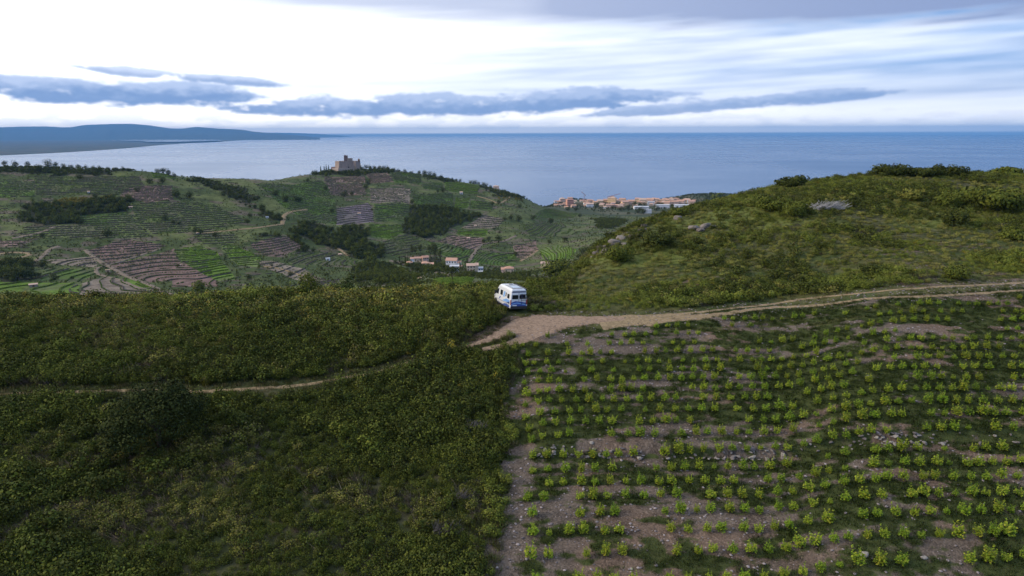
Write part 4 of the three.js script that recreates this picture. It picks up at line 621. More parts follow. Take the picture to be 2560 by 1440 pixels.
// tower cranes
function crane(u, v, mastPx, jibFrom, jibTo, label) {
  const p = at(u, v, 1330), k = pxAt(p), h = mastPx / k, g = new THREE.Group(); g.position.copy(p); g.rotation.y = Math.atan2(p.x, p.z) + Math.PI;
  const lattice = (a, b, w, n) => { const out = [], d = b.clone().sub(a), up = Math.abs(d.y) > Math.abs(d.x) ? V(1, 0, 0) : V(0, 1, 0), s = d.clone().cross(up).normalize().multiplyScalar(w / 2), t = d.clone().cross(s).normalize().multiplyScalar(w / 2); const c = [[1, 1], [1, -1], [-1, -1], [-1, 1]].map(([i, j]) => s.clone().multiplyScalar(i).add(t.clone().multiplyScalar(j))); for (let i = 0; i < 4; i++) out.push(limb(a.clone().add(c[i]), b.clone().add(c[i]), 0.16, 0.16, 4)); for (let q = 0; q < n; q++) for (let i = 0; i < 4; i++) out.push(limb(a.clone().lerp(b, q / n).add(c[i]), a.clone().lerp(b, (q + 1) / n).add(c[(i + 1) % 4]), 0.09, 0.09, 4)); return mergeGeometries(out); };
  const red = mat(0.30, 0.12, 0.12, 0.6), J = ([x, y]) => V(x / k, y / k, 0);
  part(g, 'mast', lattice(V(0, -1, 0), V(0, h, 0), 1.5, 14), red);
  part(g, 'jib', lattice(J(jibFrom), J(jibTo), 1.2, 16), red);
  part(g, 'counterweight', box(2.2, 1.8, 1.6, jibFrom[0] / k, jibFrom[1] / k - 0.9, 0), mat(0.35, 0.34, 0.33)); part(g, 'cab', box(1.6, 2, 1.6, 1.2, h - 1, 0.8), mat(0.5, 0.5, 0.5));
  top(g, 'tower_crane', { label, category: 'crane' });
}
crane(1460, 508, 19, [3, 20], [-7, 28], 'tower crane with raised jib above the white houses');
crane(1523, 508, 16, [-5, 15], [27, 24], 'tower crane with long slanting jib beside the orange hall');

// ---------------------------------------------------------------- the fort on the hilltop
{
  const p = at(868, 426, 1100), k = pxAt(p), m = (px) => px * 0.92 / k, g = new THREE.Group(); g.position.copy(p); g.position.y -= 0.5; g.rotation.y = Math.atan2(p.x, p.z) + Math.PI;
  const stoneTex = byteTexture(256, 256, (x, y, c) => { const row = y >> 3, off = (row & 1) * 6, t = 0.74 + 0.3 * hash((x + off) / 13 | 0, row) + 0.35 * (fbm(x * 0.03, y * 0.03, 4) - 0.5) + 0.12 * (hash(x, y) - 0.5); c[0] = 0.36 * t; c[1] = 0.275 * t; c[2] = 0.235 * t; }); stoneTex.wrapS = stoneTex.wrapT = THREE.RepeatWrapping;
  const stone = new THREE.MeshPhysicalMaterial({ map: stoneTex, roughness: 0.95 }), towerStone = new THREE.MeshPhysicalMaterial({ map: stoneTex, color: lin(0.72, 0.62, 0.62), roughness: 0.95 }), pale = new THREE.MeshPhysicalMaterial({ map: stoneTex, color: lin(1.15, 1.2, 1.2), roughness: 0.95 });
  const prism = (poly, y0, y1, out0, out1) => {                                        // battered wall round a plan outline, closed on top
    const cx = poly.reduce((s, q) => s + q[0], 0) / poly.length, cz = poly.reduce((s, q) => s + q[1], 0) / poly.length, pos = [], uv = []; let run = 0;
    const ex = ([x, z], o) => { const d = Math.hypot(x - cx, z - cz); return [x + (x - cx) / d * o, z + (z - cz) / d * o]; };
    for (let i = 0; i < poly.length; i++) { const a = poly[i], b = poly[(i + 1) % poly.length], A0 = ex(a, out0), B0 = ex(b, out0), A1 = ex(a, out1), B1 = ex(b, out1), L = Math.hypot(b[0] - a[0], b[1] - a[1]); pos.push(A0[0], y0, A0[1], B0[0], y0, B0[1], B1[0], y1, B1[1], A0[0], y0, A0[1], B1[0], y1, B1[1], A1[0], y1, A1[1]); uv.push(run / 12, y0 / 12, (run + L) / 12, y0 / 12, (run + L) / 12, y1 / 12, run / 12, y0 / 12, (run + L) / 12, y1 / 12, run / 12, y1 / 12); run += L; pos.push(A1[0], y1, A1[1], B1[0], y1, B1[1], cx, y1, cz); uv.push(A1[0] / 12, A1[1] / 12, B1[0] / 12, B1[1] / 12, cx / 12, cz / 12); }
    return geoOf(pos, null, null, null, uv);
  };
  const u = (x) => m(x), top0 = m(23), base = [[u(-29), u(-6)], [u(-19), u(10)], [u(-8), u(7)], [u(14), u(4)], [u(22), u(8)], [u(34), u(-4)], [u(30), u(-22)], [u(-14), u(-28)]];
  part(g, 'rampart', prism(base, -6, top0, u(4), 0), stone);
  const par = part(g, 'parapet', prism(base, top0, top0 + 1.1, 0.45, 0.45), stone);
  for (let i = 0; i < 6; i++) { const a = base[(i + 1) % 8], b = base[(i + 2) % 8], t = 0.3 + 0.4 * (i % 2); const e = part(par, 'embrasure', box(1.1, 1.2, 1.4, mix(a[0], b[0], t), top0 + 1.2, mix(a[1], b[1], t)), stone); e.name = 'merlon'; }
  part(g, 'glacis_wall', prism([[u(-37), u(-4)], [u(-22), u(18)], [u(8), u(13)], [u(16), u(10)], [u(-4), u(-6)]], -8, m(7), 2, 0), pale);
  const tw = part(g, 'tower', prism([[u(-6.5), u(3)], [u(3.2), u(3)], [u(3.2), u(-7)], [u(-6.5), u(-7)]], top0, m(38), 0.5, 0), towerStone);
  part(tw, 'battlement', prism([[u(-6.5), u(3)], [u(3.2), u(3)], [u(3.2), u(-7)], [u(-6.5), u(-7)]], m(38), m(39), 0.4, 0.4), towerStone);
  part(tw, 'turret', box(m(2.5), m(2), m(2.5), u(-3), m(39.6), u(-2)), towerStone);
  part(g, 'barracks', prism([[u(1.5), u(4.2)], [u(15), u(4.2)], [u(15), u(-6)], [u(1.5), u(-6)]], top0, m(32), 0.2, 0), pale);
  part(g, 'flank_wall', prism([[u(-40), u(-10)], [u(-29), u(-4)], [u(-29), u(-10)], [u(-40), u(-14)]], -3, m(10), 1, 0), towerStone);
  const bt = part(g, 'bastion_turret', new THREE.CylinderGeometry(m(2.6), m(3.0), m(7), 14), towerStone); bt.position.set(u(31), top0 + m(2.6), u(-2)); const cap = part(bt, 'cap', new THREE.ConeGeometry(m(3), m(2), 14), towerStone); cap.position.y = m(4.4);
  for (const [x, y] of [[8, 28], [11, 28], [-2, 34], [-2, 36]]) part(g, 'window', box(m(0.8), m(1.4), 0.3, u(x), m(y), y > 30 ? u(3) + 0.3 : u(4.2) + 0.15), darkGlass);
  part(g, 'gate', box(m(2), m(3.4), 0.4, u(4), m(9), u(8.3)), darkGlass);
  top(g, 'fort', { label: 'tan stone hilltop fort with battered walls and square tower', category: 'fort' });
}

// ---------------------------------------------------------------- near vegetation
const topEdge = (() => { const p = plan([[1290, 855], [1400, 835], [1550, 822], [1700, 808], [1900, 790], [2100, 775], [2300, 758], [2620, 737]], 14), f = pchip(p.map((q) => q[0]), p.map((q) => -q[1])); return (x) => f(x); })();
const TM = { x0: -85, d0: 20, n: 4, w: 760, h: 400 }, trackMask = new Uint8Array(TM.w * TM.h);             // 0.25 m cells: 1 bare track, 2 verge
for (const line of tracks) for (const [x, z, w] of line) { if (-z > 120) continue; for (let a = -w - 1.1; a <= w + 1.1; a += 0.22) for (let b = -w - 1.1; b <= w + 1.1; b += 0.22) { const l = Math.hypot(a, b), i = Math.floor((x + a - TM.x0) * TM.n), j = Math.floor((-z + b - TM.d0) * TM.n); if (i < 0 || j < 0 || i >= TM.w || j >= TM.h) continue; const k = j * TM.w + i, c = l < w * 0.92 ? 1 : l < w + 1.1 ? 2 : 0; if (c === 1 || (c === 2 && trackMask[k] === 0)) trackMask[k] = c; } }
const onTrack = (x, D) => { const i = Math.floor((x - TM.x0) * TM.n), j = Math.floor((D - TM.d0) * TM.n); return i < 0 || j < 0 || i >= TM.w || j >= TM.h ? 0 : trackMask[j * TM.w + i]; };
const VAN = at(1296, 783, 14), VAN_TURN = 0.35;
const underVan = (x, z) => { const dx = x - VAN.x, dz = z - VAN.z, c = Math.cos(VAN_TURN), s = Math.sin(VAN_TURN), f = -dx * s - dz * c, l = dx * c - dz * s; return f > -0.6 && f < 6.4 && Math.abs(l) < 1.25; };
const inView = (x, D, m = 0.06) => Math.abs(x) < D * (0.80 + m) + 4;
function blades(seed, n, w, h, lean, tones, width = 0.02) {
  const r = rng(seed), pos = [], nor = [], col = [];
  for (let i = 0; i < n; i++) { const a = r() * 6.283, q = Math.sqrt(r()) * w, x = Math.cos(a) * q, z = Math.sin(a) * q, H = h * (0.5 + 0.6 * r()), l = lean * (0.3 + r()), b = a + (r() - 0.5) * 1.6, tx = x + Math.cos(b) * l * H, tz = z + Math.sin(b) * l * H, c = r() * 6.283, dx = Math.cos(c) * width, dz = Math.sin(c) * width, t = tones[(r() * tones.length) | 0], g = 0.75 + 0.5 * r(); pos.push(x - dx, 0, z - dz, x + dx, 0, z + dz, tx, H, tz); for (let k = 0; k < 3; k++) { nor.push(dz * 20 + Math.cos(b) * 0.2, 0.7, -dx * 20 + Math.sin(b) * 0.2); col.push(t[0] * g, t[1] * g, t[2] * g); } }
  const g = geoOf(pos, nor, col); g.normalizeNormals(); return g;
}
const TWIG = [[0.16, 0.135, 0.11], [0.125, 0.105, 0.088], [0.20, 0.175, 0.155]], GRASS = [[0.105, 0.145, 0.032], [0.125, 0.155, 0.036], [0.088, 0.125, 0.028]], DRYG = [[0.24, 0.205, 0.09], [0.20, 0.185, 0.075], [0.27, 0.225, 0.105]];
const scrubGeo = {
  dark: [0, 1, 2].map((k) => leafCloud(300 + k, 250, [...crownBlobs(300 + k, 7, 1.15, 0.85, 0.02), [0, 0.3, 0, 0.42, 0.28, 0.42]], 0.105, DARK.concat(MIDG.slice(0, 1)), { floor: 0.02 })),
  mid: [0, 1].map((k) => leafCloud(310 + k, 240, [...crownBlobs(310 + k, 8, 1.1, 0.9, 0.02), [0, 0.3, 0, 0.4, 0.3, 0.4]], 0.10, MIDG, { floor: 0.02 })),
  olive: [0, 1].map((k) => leafCloud(320 + k, 230, [...crownBlobs(320 + k, 6, 1.1, 0.7, 0.02), [0, 0.26, 0, 0.42, 0.26, 0.42]], 0.10, OLIVE.concat([[0.10, 0.088, 0.036]]), { floor: 0.02 })),
  broom: [blades(330, 110, 0.34, 0.95, 0.5, MIDG.concat(OLIVE.slice(0, 1)), 0.017)],
  twig: [blades(340, 90, 0.36, 0.75, 0.8, TWIG, 0.009)],
  flower: [leafCloud(350, 230, [...crownBlobs(350, 6, 1.1, 0.75, 0.05), [0, 0.28, 0, 0.4, 0.25, 0.4]], 0.09, [[0.17, 0.135, 0.022], [0.085, 0.085, 0.025], [0.07, 0.078, 0.024], [0.07, 0.07, 0.022]], { floor: 0.02 })],
  bloom: [leafCloud(351, 120, crownBlobs(351, 5, 0.7, 0.55, 0.1), 0.085, YELLOW.concat([[0.30, 0.24, 0.03]]), { floor: 0.05 })],
  grass: [blades(360, 46, 0.3, 0.42, 0.55, GRASS, 0.014)],
  dry: [blades(361, 46, 0.28, 0.46, 0.5, DRYG, 0.012)],
};
{
  const r = rng(2024), sets = {}; const put = (kind, x, D, s, sy, tint = 1) => { const n = scrubGeo[kind].length, key = kind + ((r() * n) | 0), q = (0.72 + 0.56 * r()) * tint; (sets[key] ??= []).push({ x, y: ground(x, -D) - 0.04 * s, z: -D, s, sy, a: r() * 6.283, rx: (r() - 0.5) * 0.3, rz: (r() - 0.5) * 0.3, c: lin(q, q * (0.95 + 0.1 * r()), q * (0.9 + 0.2 * r())) }); };
  // dense maquis on the near slope beside the vineyard, and over the ridge
  for (let i = 0; i < 44000; i++) {
    const D = Math.sqrt(mix(23 * 23, 104 * 104, r())), x = mix(-0.95 * D, Math.min(0.12 * D, EDGE(D) + 30), r()); if (!inView(x, D)) continue;
    if (D < 70 && x > EDGE(D) - 0.2) continue; if (D >= 70 && x > -2 && r() < (x + 2) / (0.12 * D)) continue; if (D >= 70 && x > -2 && D < topEdge(Math.max(x, 1)) + 1) continue;
    const t = onTrack(x, D); if (underVan(x, -D) || (t === 1 && (x > -6 || r() < 0.88))) continue;
    const n = fbm(x * 0.11 + 20, D * 0.14, 4), n2 = fbm(x * 0.05 + 70, D * 0.07 + 5, 3), n3 = fbm(x * 0.35, D * 0.35 + 60, 2);
    if (t) { if (r() < 0.9) put(r() < 0.45 ? 'dry' : 'grass', x, D, 0.6 + 0.5 * r(), 0.5 + 0.5 * r()); continue; }
    if (n < 0.33 && r() < 0.5) { put(r() < 0.5 ? 'grass' : r() < 0.6 ? 'olive' : 'twig', x, D, 0.8 + 0.6 * r(), 0.7 + 0.6 * r()); continue; }
    const big = 0.55 + 0.85 * sstep(0.36, 0.66, n) * (0.35 + 0.9 * r()) + (r() < 0.03 ? 0.6 : 0), crest = sstep(66, 84, D) * sstep(6, -12, x);
    const low = sstep(68, 52, D); let kind = n2 > 0.55 ? (r() < 0.6 - 0.25 * low ? 'mid' : 'dark') : r() < 0.62 + 0.2 * low ? 'dark' : r() < 0.6 ? 'mid' : 'broom';
    if (n3 > 0.66 && r() < 0.4) kind = 'twig'; else if (n3 < 0.30 && r() < 0.6 - 0.5 * low) kind = 'olive';
    if (r() < crest * 0.92) kind = n2 > 0.4 ? (r() < 0.45 ? 'flower' : r() < 0.75 ? 'olive' : 'dry') : r() < 0.6 ? 'olive' : 'mid';
    if (n2 < 0.4 && r() < 0.035) kind = 'bloom';
    const lump = crest * sstep(0.5, 0.64, n3) * 0.8; put(kind, x, D, big + lump, (big + lump) * (0.65 + 0.55 * r()), 1 + 0.6 * crest);
  }
  // taller single shrubs standing out of the carpet, in loose families
  for (let i = 0; i < 2600; i++) { const D = Math.sqrt(mix(25 * 25, 92 * 92, r())), x = mix(-0.92 * D, EDGE(D) - 1.2, r()); if (D > 70 && x > -4) continue; if (onTrack(x, D) || onTrack(x, D + 1) || onTrack(x, D - 1)) continue; const f = fbm(x * 0.09 + 140, D * 0.1, 3); if (f < 0.5 || r() < 0.35) continue; const s = 1.3 + 1.1 * r() * r(); put(f > 0.58 ? 'dark' : fbm(x * 0.2, D * 0.2 + 90, 2) > 0.6 ? 'olive' : r() < 0.5 ? 'mid' : 'dark', x, D, s, s * (0.8 + 0.4 * r()), 0.8 + 0.4 * r()); }
  // tall grass along the edge of the scrub
  for (let i = 0; i < 1100; i++) { const D = mix(26, 69, r()), x = EDGE(D) + (r() - 0.55) * 1.5; if (onTrack(x, D) === 1) continue; if (fbm(x * 0.4, D * 0.25, 2) < 0.42) continue; put(r() < 0.6 ? 'grass' : r() < 0.7 ? 'dry' : 'mid', x, D, 0.7 + 0.5 * r(), 0.55 + 0.7 * r(), 1.5); }
  // low growth on the hill behind the track
  for (let i = 0; i < 36000; i++) {
    const D = Math.sqrt(mix(70 * 70, 184 * 184, r())), x = mix(-0.1 * D, 0.9 * D, r()); if (!inView(x, D)) continue;
    if (x < 2 ? D < 99 - 16 * r() : D < topEdge(x) + 1.0) continue; const t = onTrack(x, D); if (underVan(x, -D) || (t === 1 && (x < 14 || r() < 0.72))) continue;
    const n = fbm(x * 0.085 + 9, D * 0.1, 4), n2 = fbm(x * 0.03 + 33, D * 0.04, 3), n3 = fbm(x * 0.3 + 3, D * 0.3, 2);
    if (t || D < topEdge(Math.max(2, x)) + 4.5) { if (r() < 0.7) put(r() < 0.62 ? 'dry' : 'grass', x, D, 0.6 + 0.5 * r(), 0.35 + 0.4 * r()); continue; }
    if (n < 0.47) { put(r() < 0.66 ? 'grass' : r() < 0.4 ? 'dry' : 'olive', x, D, 0.7 + 0.6 * r(), 0.5 + 0.4 * r(), 1.5); continue; }
    const s = 0.5 + 1.1 * sstep(0.45, 0.7, n) * (0.4 + 0.9 * r()); let kind = r() < 0.36 ? 'olive' : r() < 0.74 ? 'mid' : r() < 0.7 ? 'dark' : 'flower'; if (n > 0.6 && r() < 0.5) kind = 'dark'; if (n2 > 0.56 && r() < 0.6) kind = 'mid'; if (n3 > 0.66 && r() < 0.5) kind = 'twig'; if (n3 < 0.27 && r() < 0.14) kind = 'bloom';
    put(kind, x, D, s, s * (0.5 + 0.45 * r()), kind === 'olive' || kind === 'mid' ? 1.5 : 1.1);
  }
  // darker mounds in families on the hill
  for (let i = 0; i < 5200; i++) { const D = Math.sqrt(mix(84 * 84, 178 * 178, r())), x = mix(0.04 * D, 0.88 * D, r()); if (D < topEdge(Math.max(2, x)) + 6 || onTrack(x, D)) continue; const f = fbm(x * 0.06 + 210, D * 0.075, 4); if (f < 0.54 || r() < 0.3) continue; const s = 1.0 + 1.5 * r() * r(); put(f > 0.62 ? 'dark' : r() < 0.6 ? 'mid' : 'dark', x, D, s, s * (0.6 + 0.4 * r()), 0.85 + 0.3 * r()); }
  // slope falling away behind the ridge towards the valley
  for (let i = 0; i < 5200; i++) { const D = mix(100, 268, r()), x = mix(-0.85, 0.35, r()) * D; if (x > 0.1 * D && D < 180) continue; const n = fbm(x * 0.05, D * 0.05, 3); if (n < 0.42) continue; const s = 1 + 1.4 * r(); put(r() < 0.5 ? 'mid' : 'dark', x, D, s, s * 0.8); }
  const names = { dark: ['dark evergreen maquis shrubs covering the slope', 'maquis_scrub'], mid: ['mid green maquis shrubs covering the slopes', 'maquis_scrub'], olive: ['olive green low shrubs on ridge and hill', 'maquis_scrub'], broom: ['upright green broom shoots among the scrub', 'broom_scrub'], twig: ['bare grey twiggy undergrowth in the scrub', 'dry_undergrowth'], flower: ['yellowish flowering mounds along the ridge', 'flowering_scrub'], bloom: ['small yellow flower clumps in the scrub', 'flowering_scrub'], grass: ['tufts of green grass in scrub and verges', 'grass'], dry: ['tufts of straw coloured grass along the tracks', 'grass'] };
  for (const key in sets) { const kind = key.replace(/\d/, ''); scatter(names[kind][1], names[kind][0], kind === 'grass' || kind === 'dry' ? 'grass' : 'scrub', scrubGeo[kind][+key.slice(-1)], sets[key]); }
  // vineyard floor: short dark grass and loose stones
  const gs = [], st = [[], [], []], tuft = blades(370, 26, 0.26, 0.15, 0.9, [[0.078, 0.115, 0.026], [0.092, 0.128, 0.030], [0.066, 0.10, 0.023]], 0.013);
  for (let i = 0; i < 34000; i++) { const D = Math.sqrt(mix(26 * 26, 78 * 78, r())), x = mix(-3, 0.88 * D, r()); if (x < EDGE(D) || D > topEdge(Math.max(1, x)) + 2.5 || onTrack(x, D) === 1) continue; if (grassMask(x, D) < 0.45) continue; const q = 0.8 + 0.5 * r(), s = 0.7 + 0.7 * r(); gs.push({ x, y: ground(x, -D), z: -D, s, sy: s * (0.6 + 0.9 * r()), a: r() * 6, c: lin(q, q, q) }); }
  scatter('short_grass', 'short dark grass patches between the vines', 'grass', tuft, gs);
  const pebble = [1, 2, 3].map((k) => { const g = new THREE.IcosahedronGeometry(0.5, 0), p = g.attributes.position; for (let i = 0; i < p.count; i++) { const x = p.getX(i), y = p.getY(i), z = p.getZ(i), q = 0.75 + 0.5 * vnoise(x * 3 + k * 9, y * 3 + z * 5); p.setXYZ(i, x * q * 1.2, y * q * 0.55, z * q); } g.deleteAttribute('uv'); g.computeVertexNormals(); return g; });
  for (let i = 0; i < 26000; i++) { const D = Math.sqrt(mix(26 * 26, 80 * 80, r())), x = mix(-3, 0.88 * D, r()); if (x < EDGE(D) + 0.1 || D > topEdge(Math.max(1, x)) + 9) continue; if (D > topEdge(Math.max(1, x)) + 2 && !onTrack(x, D)) continue; if (!onTrack(x, D) && grassMask(x, D) > 0.5 && r() < 0.9) continue; if (fbm(x * 0.5 + 60, D * 0.5, 2) < 0.4 && r() < 0.7) continue; const s = 0.04 + 0.2 * Math.pow(r(), 3.4), q = 0.5 + 1.2 * r(); st[(r() * 3) | 0].push({ x, y: ground(x, -D) + s * 0.12, z: -D, s, a: r() * 6, rx: (r() - 0.5) * 0.5, c: lin(q, q * 0.97, q * 0.98) }); }
  st.forEach((s, k) => scatter('loose_stones', 'small loose stones strewn over the vineyard soil', 'stones', pebble[k], s, mat(0.22, 0.195, 0.19, 0.9)));
}

// ---------------------------------------------------------------- the vines
{
  const vineLeaf = new THREE.MeshPhysicalMaterial({ color: lin(1, 1, 1), roughness: 0.8, vertexColors: true, side: THREE.DoubleSide, transmission: 0.3, thickness: 0, specularIntensity: 0.2 }), stock = mat(0.055, 0.042, 0.034, 0.95);
  const tones = [[0.24, 0.335, 0.022], [0.185, 0.28, 0.019], [0.31, 0.375, 0.03], [0.135, 0.22, 0.017], [0.32, 0.34, 0.034]];
  const protos = [0, 1, 2, 3, 4, 5, 6].map((k) => {
    const hue = [[1, 1, 1], [0.82, 0.9, 0.9], [1.1, 1.02, 1], [0.72, 0.82, 0.85], [1.0, 0.92, 1], [0.9, 1.0, 0.9], [1.15, 1.1, 1.2]][k], r = rng(500 + k), pos = [], nor = [], col = [], n = 5 + ((r() * 7) | 0), leaf = (c, size) => { const q = V(r() - 0.5, 0.35 + r() * 0.7, r() - 0.5).normalize(), a = V(r() - 0.5, r() - 0.5, r() - 0.5).cross(q).normalize().multiplyScalar(size * 0.5), b = q.clone().cross(a), t = tones[(r() * tones.length) | 0].map((v, i) => v * hue[i]), g = 0.75 + 0.5 * r(); for (const [s1, s2] of [[-1, -0.3], [0, -1], [1, -0.2], [-1, -0.3], [1, -0.2], [0, 1]]) { pos.push(c.x + a.x * s1 + b.x * s2, c.y + a.y * s1 + b.y * s2, c.z + a.z * s1 + b.z * s2); nor.push(q.x, q.y, q.z); col.push(t[0] * g, t[1] * g, t[2] * g); } };
    for (let i = 0; i < n; i++) { const a = (i + r() * 0.7) / n * 6.283, lean = 0.12 + 0.42 * r(), H = 0.42 + 0.55 * r(), m = 24; for (let j = 0; j < m; j++) { const t = (j + r()) / m, o = lean * Math.sqrt(t); leaf(V(Math.cos(a) * o + (r() - 0.5) * 0.16, 0.22 + H * t + (r() - 0.5) * 0.08, Math.sin(a) * o + (r() - 0.5) * 0.16), 0.165 - 0.06 * t); } }
    for (let i = 0; i < 150; i++) { const a = r() * 6.283, o = Math.sqrt(r()) * 0.46; leaf(V(Math.cos(a) * o, 0.14 + 0.5 * r(), Math.sin(a) * o), 0.15); }
    const tk = [limb(V(0, -0.1, 0), V(0.05 * (r() - 0.5), 0.3, 0.05 * (r() - 0.5)), 0.055, 0.045, 6)]; for (let i = 0; i < 4; i++) { const a = i * 1.57 + r(); tk.push(limb(V(0, 0.26, 0), V(Math.cos(a) * 0.2, 0.48, Math.sin(a) * 0.2), 0.03, 0.014, 5)); }
    const g = new THREE.Group(); part(g, 'stock', mergeGeometries(tk), stock); part(g, 'foliage', geoOf(pos, nor, col), vineLeaf); return g;
  });
  const r = rng(808), spots = [];
  for (let row = 0; row < 26; row++) {
    const D0 = 28.4 + row * 1.92 - 0.01 * row * row * 0.4;
    for (let x = 1.1 + r() * 0.5; x < 66; x += 1.12 * (0.88 + 0.26 * r())) {
      const D = D0 + 0.025 * x + 0.2 * (vnoise(x * 0.11, row * 3.1) - 0.5) + (r() - 0.5) * 0.16; if (D > topEdge(Math.max(1, x)) - 0.3 || D < 26) continue; if (x > 0.9 * D + 2) break;
      if (vnoise(x * 0.35 + 8, row * 1.7) < 0.15 || r() < 0.07 + 0.08 * sstep(52, 64, D)) continue; if (D > 66 && fbm(x * 0.12 + 31, D * 0.2, 2) < 0.42) continue;
      const s = (0.56 + 0.34 * r() * r() + 0.14 * r()) * (1 - 0.14 * sstep(54, 68, D)) * (r() < 0.1 ? 0.7 : 1); spots.push({ x: x + (r() - 0.5) * 0.25, D, s, sy: s * (0.82 + 0.42 * r()), a: r() * 6.283, k: (r() * 7) | 0, q: 0.82 + 0.36 * r() });
    }
  }
  const seen = spots.filter((p) => { const y = ground(p.x, -p.D), t = Math.atan2(EYE - y, p.D) - PITCH, v = 720 + FOCAL * Math.tan(t); return v < 1475 && p.x / p.D < 0.86; }).sort((a, b) => a.D - b.D);
  const sets = protos.map(() => []);
  seen.forEach((p, i) => {
    const y = ground(p.x, -p.D);
    if (i < 300) { const o = protos[p.k].clone(); o.position.set(p.x, y, -p.D); o.rotation.y = p.a; o.scale.set(p.s, p.sy, p.s); const wd = p.D - WALL_D(p.x), where = Math.abs(wd) < 1.0 ? 'among the stones of the tumbled wall' : p.x < 3.2 ? 'at the row end beside the stony edge path' : (grassMask(p.x, p.D) > 0.5 ? 'standing in grass ' : 'standing on bare soil ') + (wd > 0 ? 'above the tumbled wall' : 'below the tumbled wall'); top(o, 'vine', { label: (p.s > 1.0 ? 'big leafy' : p.s < 0.68 ? 'small' : 'bright green') + ' bush vine ' + where, category: 'vine', group: 'bush vines of the near vineyard' }); } else sets[p.k].push({ x: p.x, y, z: -p.D, s: p.s, sy: p.sy, a: p.a, c: lin(p.q, p.q, p.q) });
  });
  sets.forEach((s, k) => scatter('vine_rows', 'bush vines filling the upper vineyard rows towards the track', 'vines', protos[k].children[1].geometry, s, vineLeaf));
}

// ---------------------------------------------------------------- stones and rocks
function stoneGeo(seed, detail = 1) { const g = new THREE.IcosahedronGeometry(0.5, detail), p = g.attributes.position, r = rng(seed), fx = 0.8 + 0.8 * r(), fy = 0.4 + 0.4 * r(), o = r() * 50; for (let i = 0; i < p.count; i++) { const x = p.getX(i), y = p.getY(i), z = p.getZ(i), n = 0.5 + 0.6 * vnoise(x * 2.6 + o, y * 2.6 + z * 1.7) + 0.4 * vnoise(x * 6 + o, z * 6 - y * 4); const cy = clamp(y * n, -0.34, 0.34); p.setXYZ(i, Math.round(x * n * 7) / 7 * 0.4 + x * n * 0.6 * fx, cy * fy * 1.5, z * n); } g.deleteAttribute('uv'); g.deleteAttribute('normal'); g.computeVertexNormals(); return g; }
const stones = [1, 2, 3, 4, 5, 6, 7, 8].map((k) => stoneGeo(k * 17, 1)), rockMat = [mat(0.15, 0.128, 0.118, 0.9), mat(0.20, 0.175, 0.155, 0.9), mat(0.12, 0.10, 0.095, 0.9), mat(0.30, 0.27, 0.24, 0.9)];
{
  const wall = new THREE.Group(), r = rng(99), wallMat = [mat(0.19, 0.165, 0.155, 0.9), mat(0.24, 0.21, 0.19, 0.9), mat(0.15, 0.13, 0.125, 0.9), mat(0.30, 0.27, 0.24, 0.9)]; wall.position.set(20, ground(20, -50), -50);
  const place = (x, D, s, lift) => { const m = part(wall, 'stone', stones[(r() * 8) | 0], wallMat[(r() * 4) | 0]); m.position.set(x, ground(x, -D) + lift, -D).sub(wall.position); m.rotation.set((r() - 0.5) * 0.7, r() * 6.28, (r() - 0.5) * 0.7); m.scale.set(s * (0.9 + 0.7 * r()), s * (0.6 + 0.5 * r()), s); };
  const dens = (x) => 0.25 + 0.75 * sstep(0.38, 0.6, fbm(x * 0.16 + 12, 1, 3));
  for (let i = 0; i < 298; i++) { const x = mix(1.6, 42, r()); if (r() > dens(x)) { i -= 0.4; continue; } const k = r(); place(x, WALL_D(x) + (k < 0.5 ? -0.3 - 0.5 * r() : 0.25 * (r() - 0.5) - 0.05), 0.16 + 0.4 * r() * r() * r(), 0.04 + 0.1 * r()); }
  top(wall, 'dry_stone_wall', { label: 'tumbled low dry stone wall crossing the vineyard between the vine rows', category: 'wall' });
}
function boulders(name, label, list, category = 'rock') {
  const g = new THREE.Group(), p0 = at(list[0][0], list[0][1], 80), r = rng(list[0][0]); g.position.copy(p0);
  for (const [u, v, w, h, light] of list) { const p = at(u, v, 80), k = pxAt(p), m = part(g, 'rock', stoneGeo(u * 3 + v, 2), rockMat[light ?? ((r() * 3) | 0)]); m.position.copy(p).sub(p0); m.position.y += h / k * 0.25; m.scale.set(w / k * 0.95, h / k * 1.5, w / k * 0.9); m.rotation.set((r() - 0.5) * 0.4, r() * 6.28, (r() - 0.5) * 0.5); }
  return top(g, name, { label, category });
}
boulders('rock_outcrop', 'broken grey rock outcrop on the steep edge of the hill', [[1516, 632, 24, 12], [1520, 607, 16, 12, 1], [1500, 622, 18, 10], [1538, 610, 30, 14], [1552, 598, 22, 12, 1], [1540, 586, 20, 10], [1564, 576, 22, 12], [1580, 572, 20, 9, 1], [1598, 590, 14, 8], [1610, 567, 16, 11], [1620, 556, 18, 14], [1632, 545, 14, 10], [1490, 636, 20, 10], [1482, 644, 14, 7], [1530, 625, 16, 8], [1560, 612, 18, 8, 1], [1576, 592, 12, 7], [1512, 618, 12, 8], [1590, 562, 12, 7], [1474, 638, 10, 6], [1548, 622, 14, 7], [1600, 578, 14, 8], [1508, 628, 10, 6, 2], [1526, 617, 9, 7, 2], [1545, 604, 10, 6], [1558, 590, 11, 7, 2], [1570, 584, 9, 6], [1584, 583, 10, 5, 2], [1606, 560, 9, 7, 2], [1626, 551, 10, 7], [1495, 629, 9, 5], [1486, 633, 8, 5, 2], [1536, 596, 9, 6], [1614, 574, 8, 5], [1640, 540, 10, 6, 2], [1532, 638, 10, 5]]);
boulders('boulder_group', 'weathered grey boulders huddled in the grass above the rock outcrop', [[1735, 573, 34, 14], [1762, 570, 30, 16], [1780, 568, 22, 8, 1], [1750, 578, 22, 9]]);
boulders('boulder', 'lone rounded brown boulder on the upper hill edge', [[1694, 548, 20, 12, 1]]);
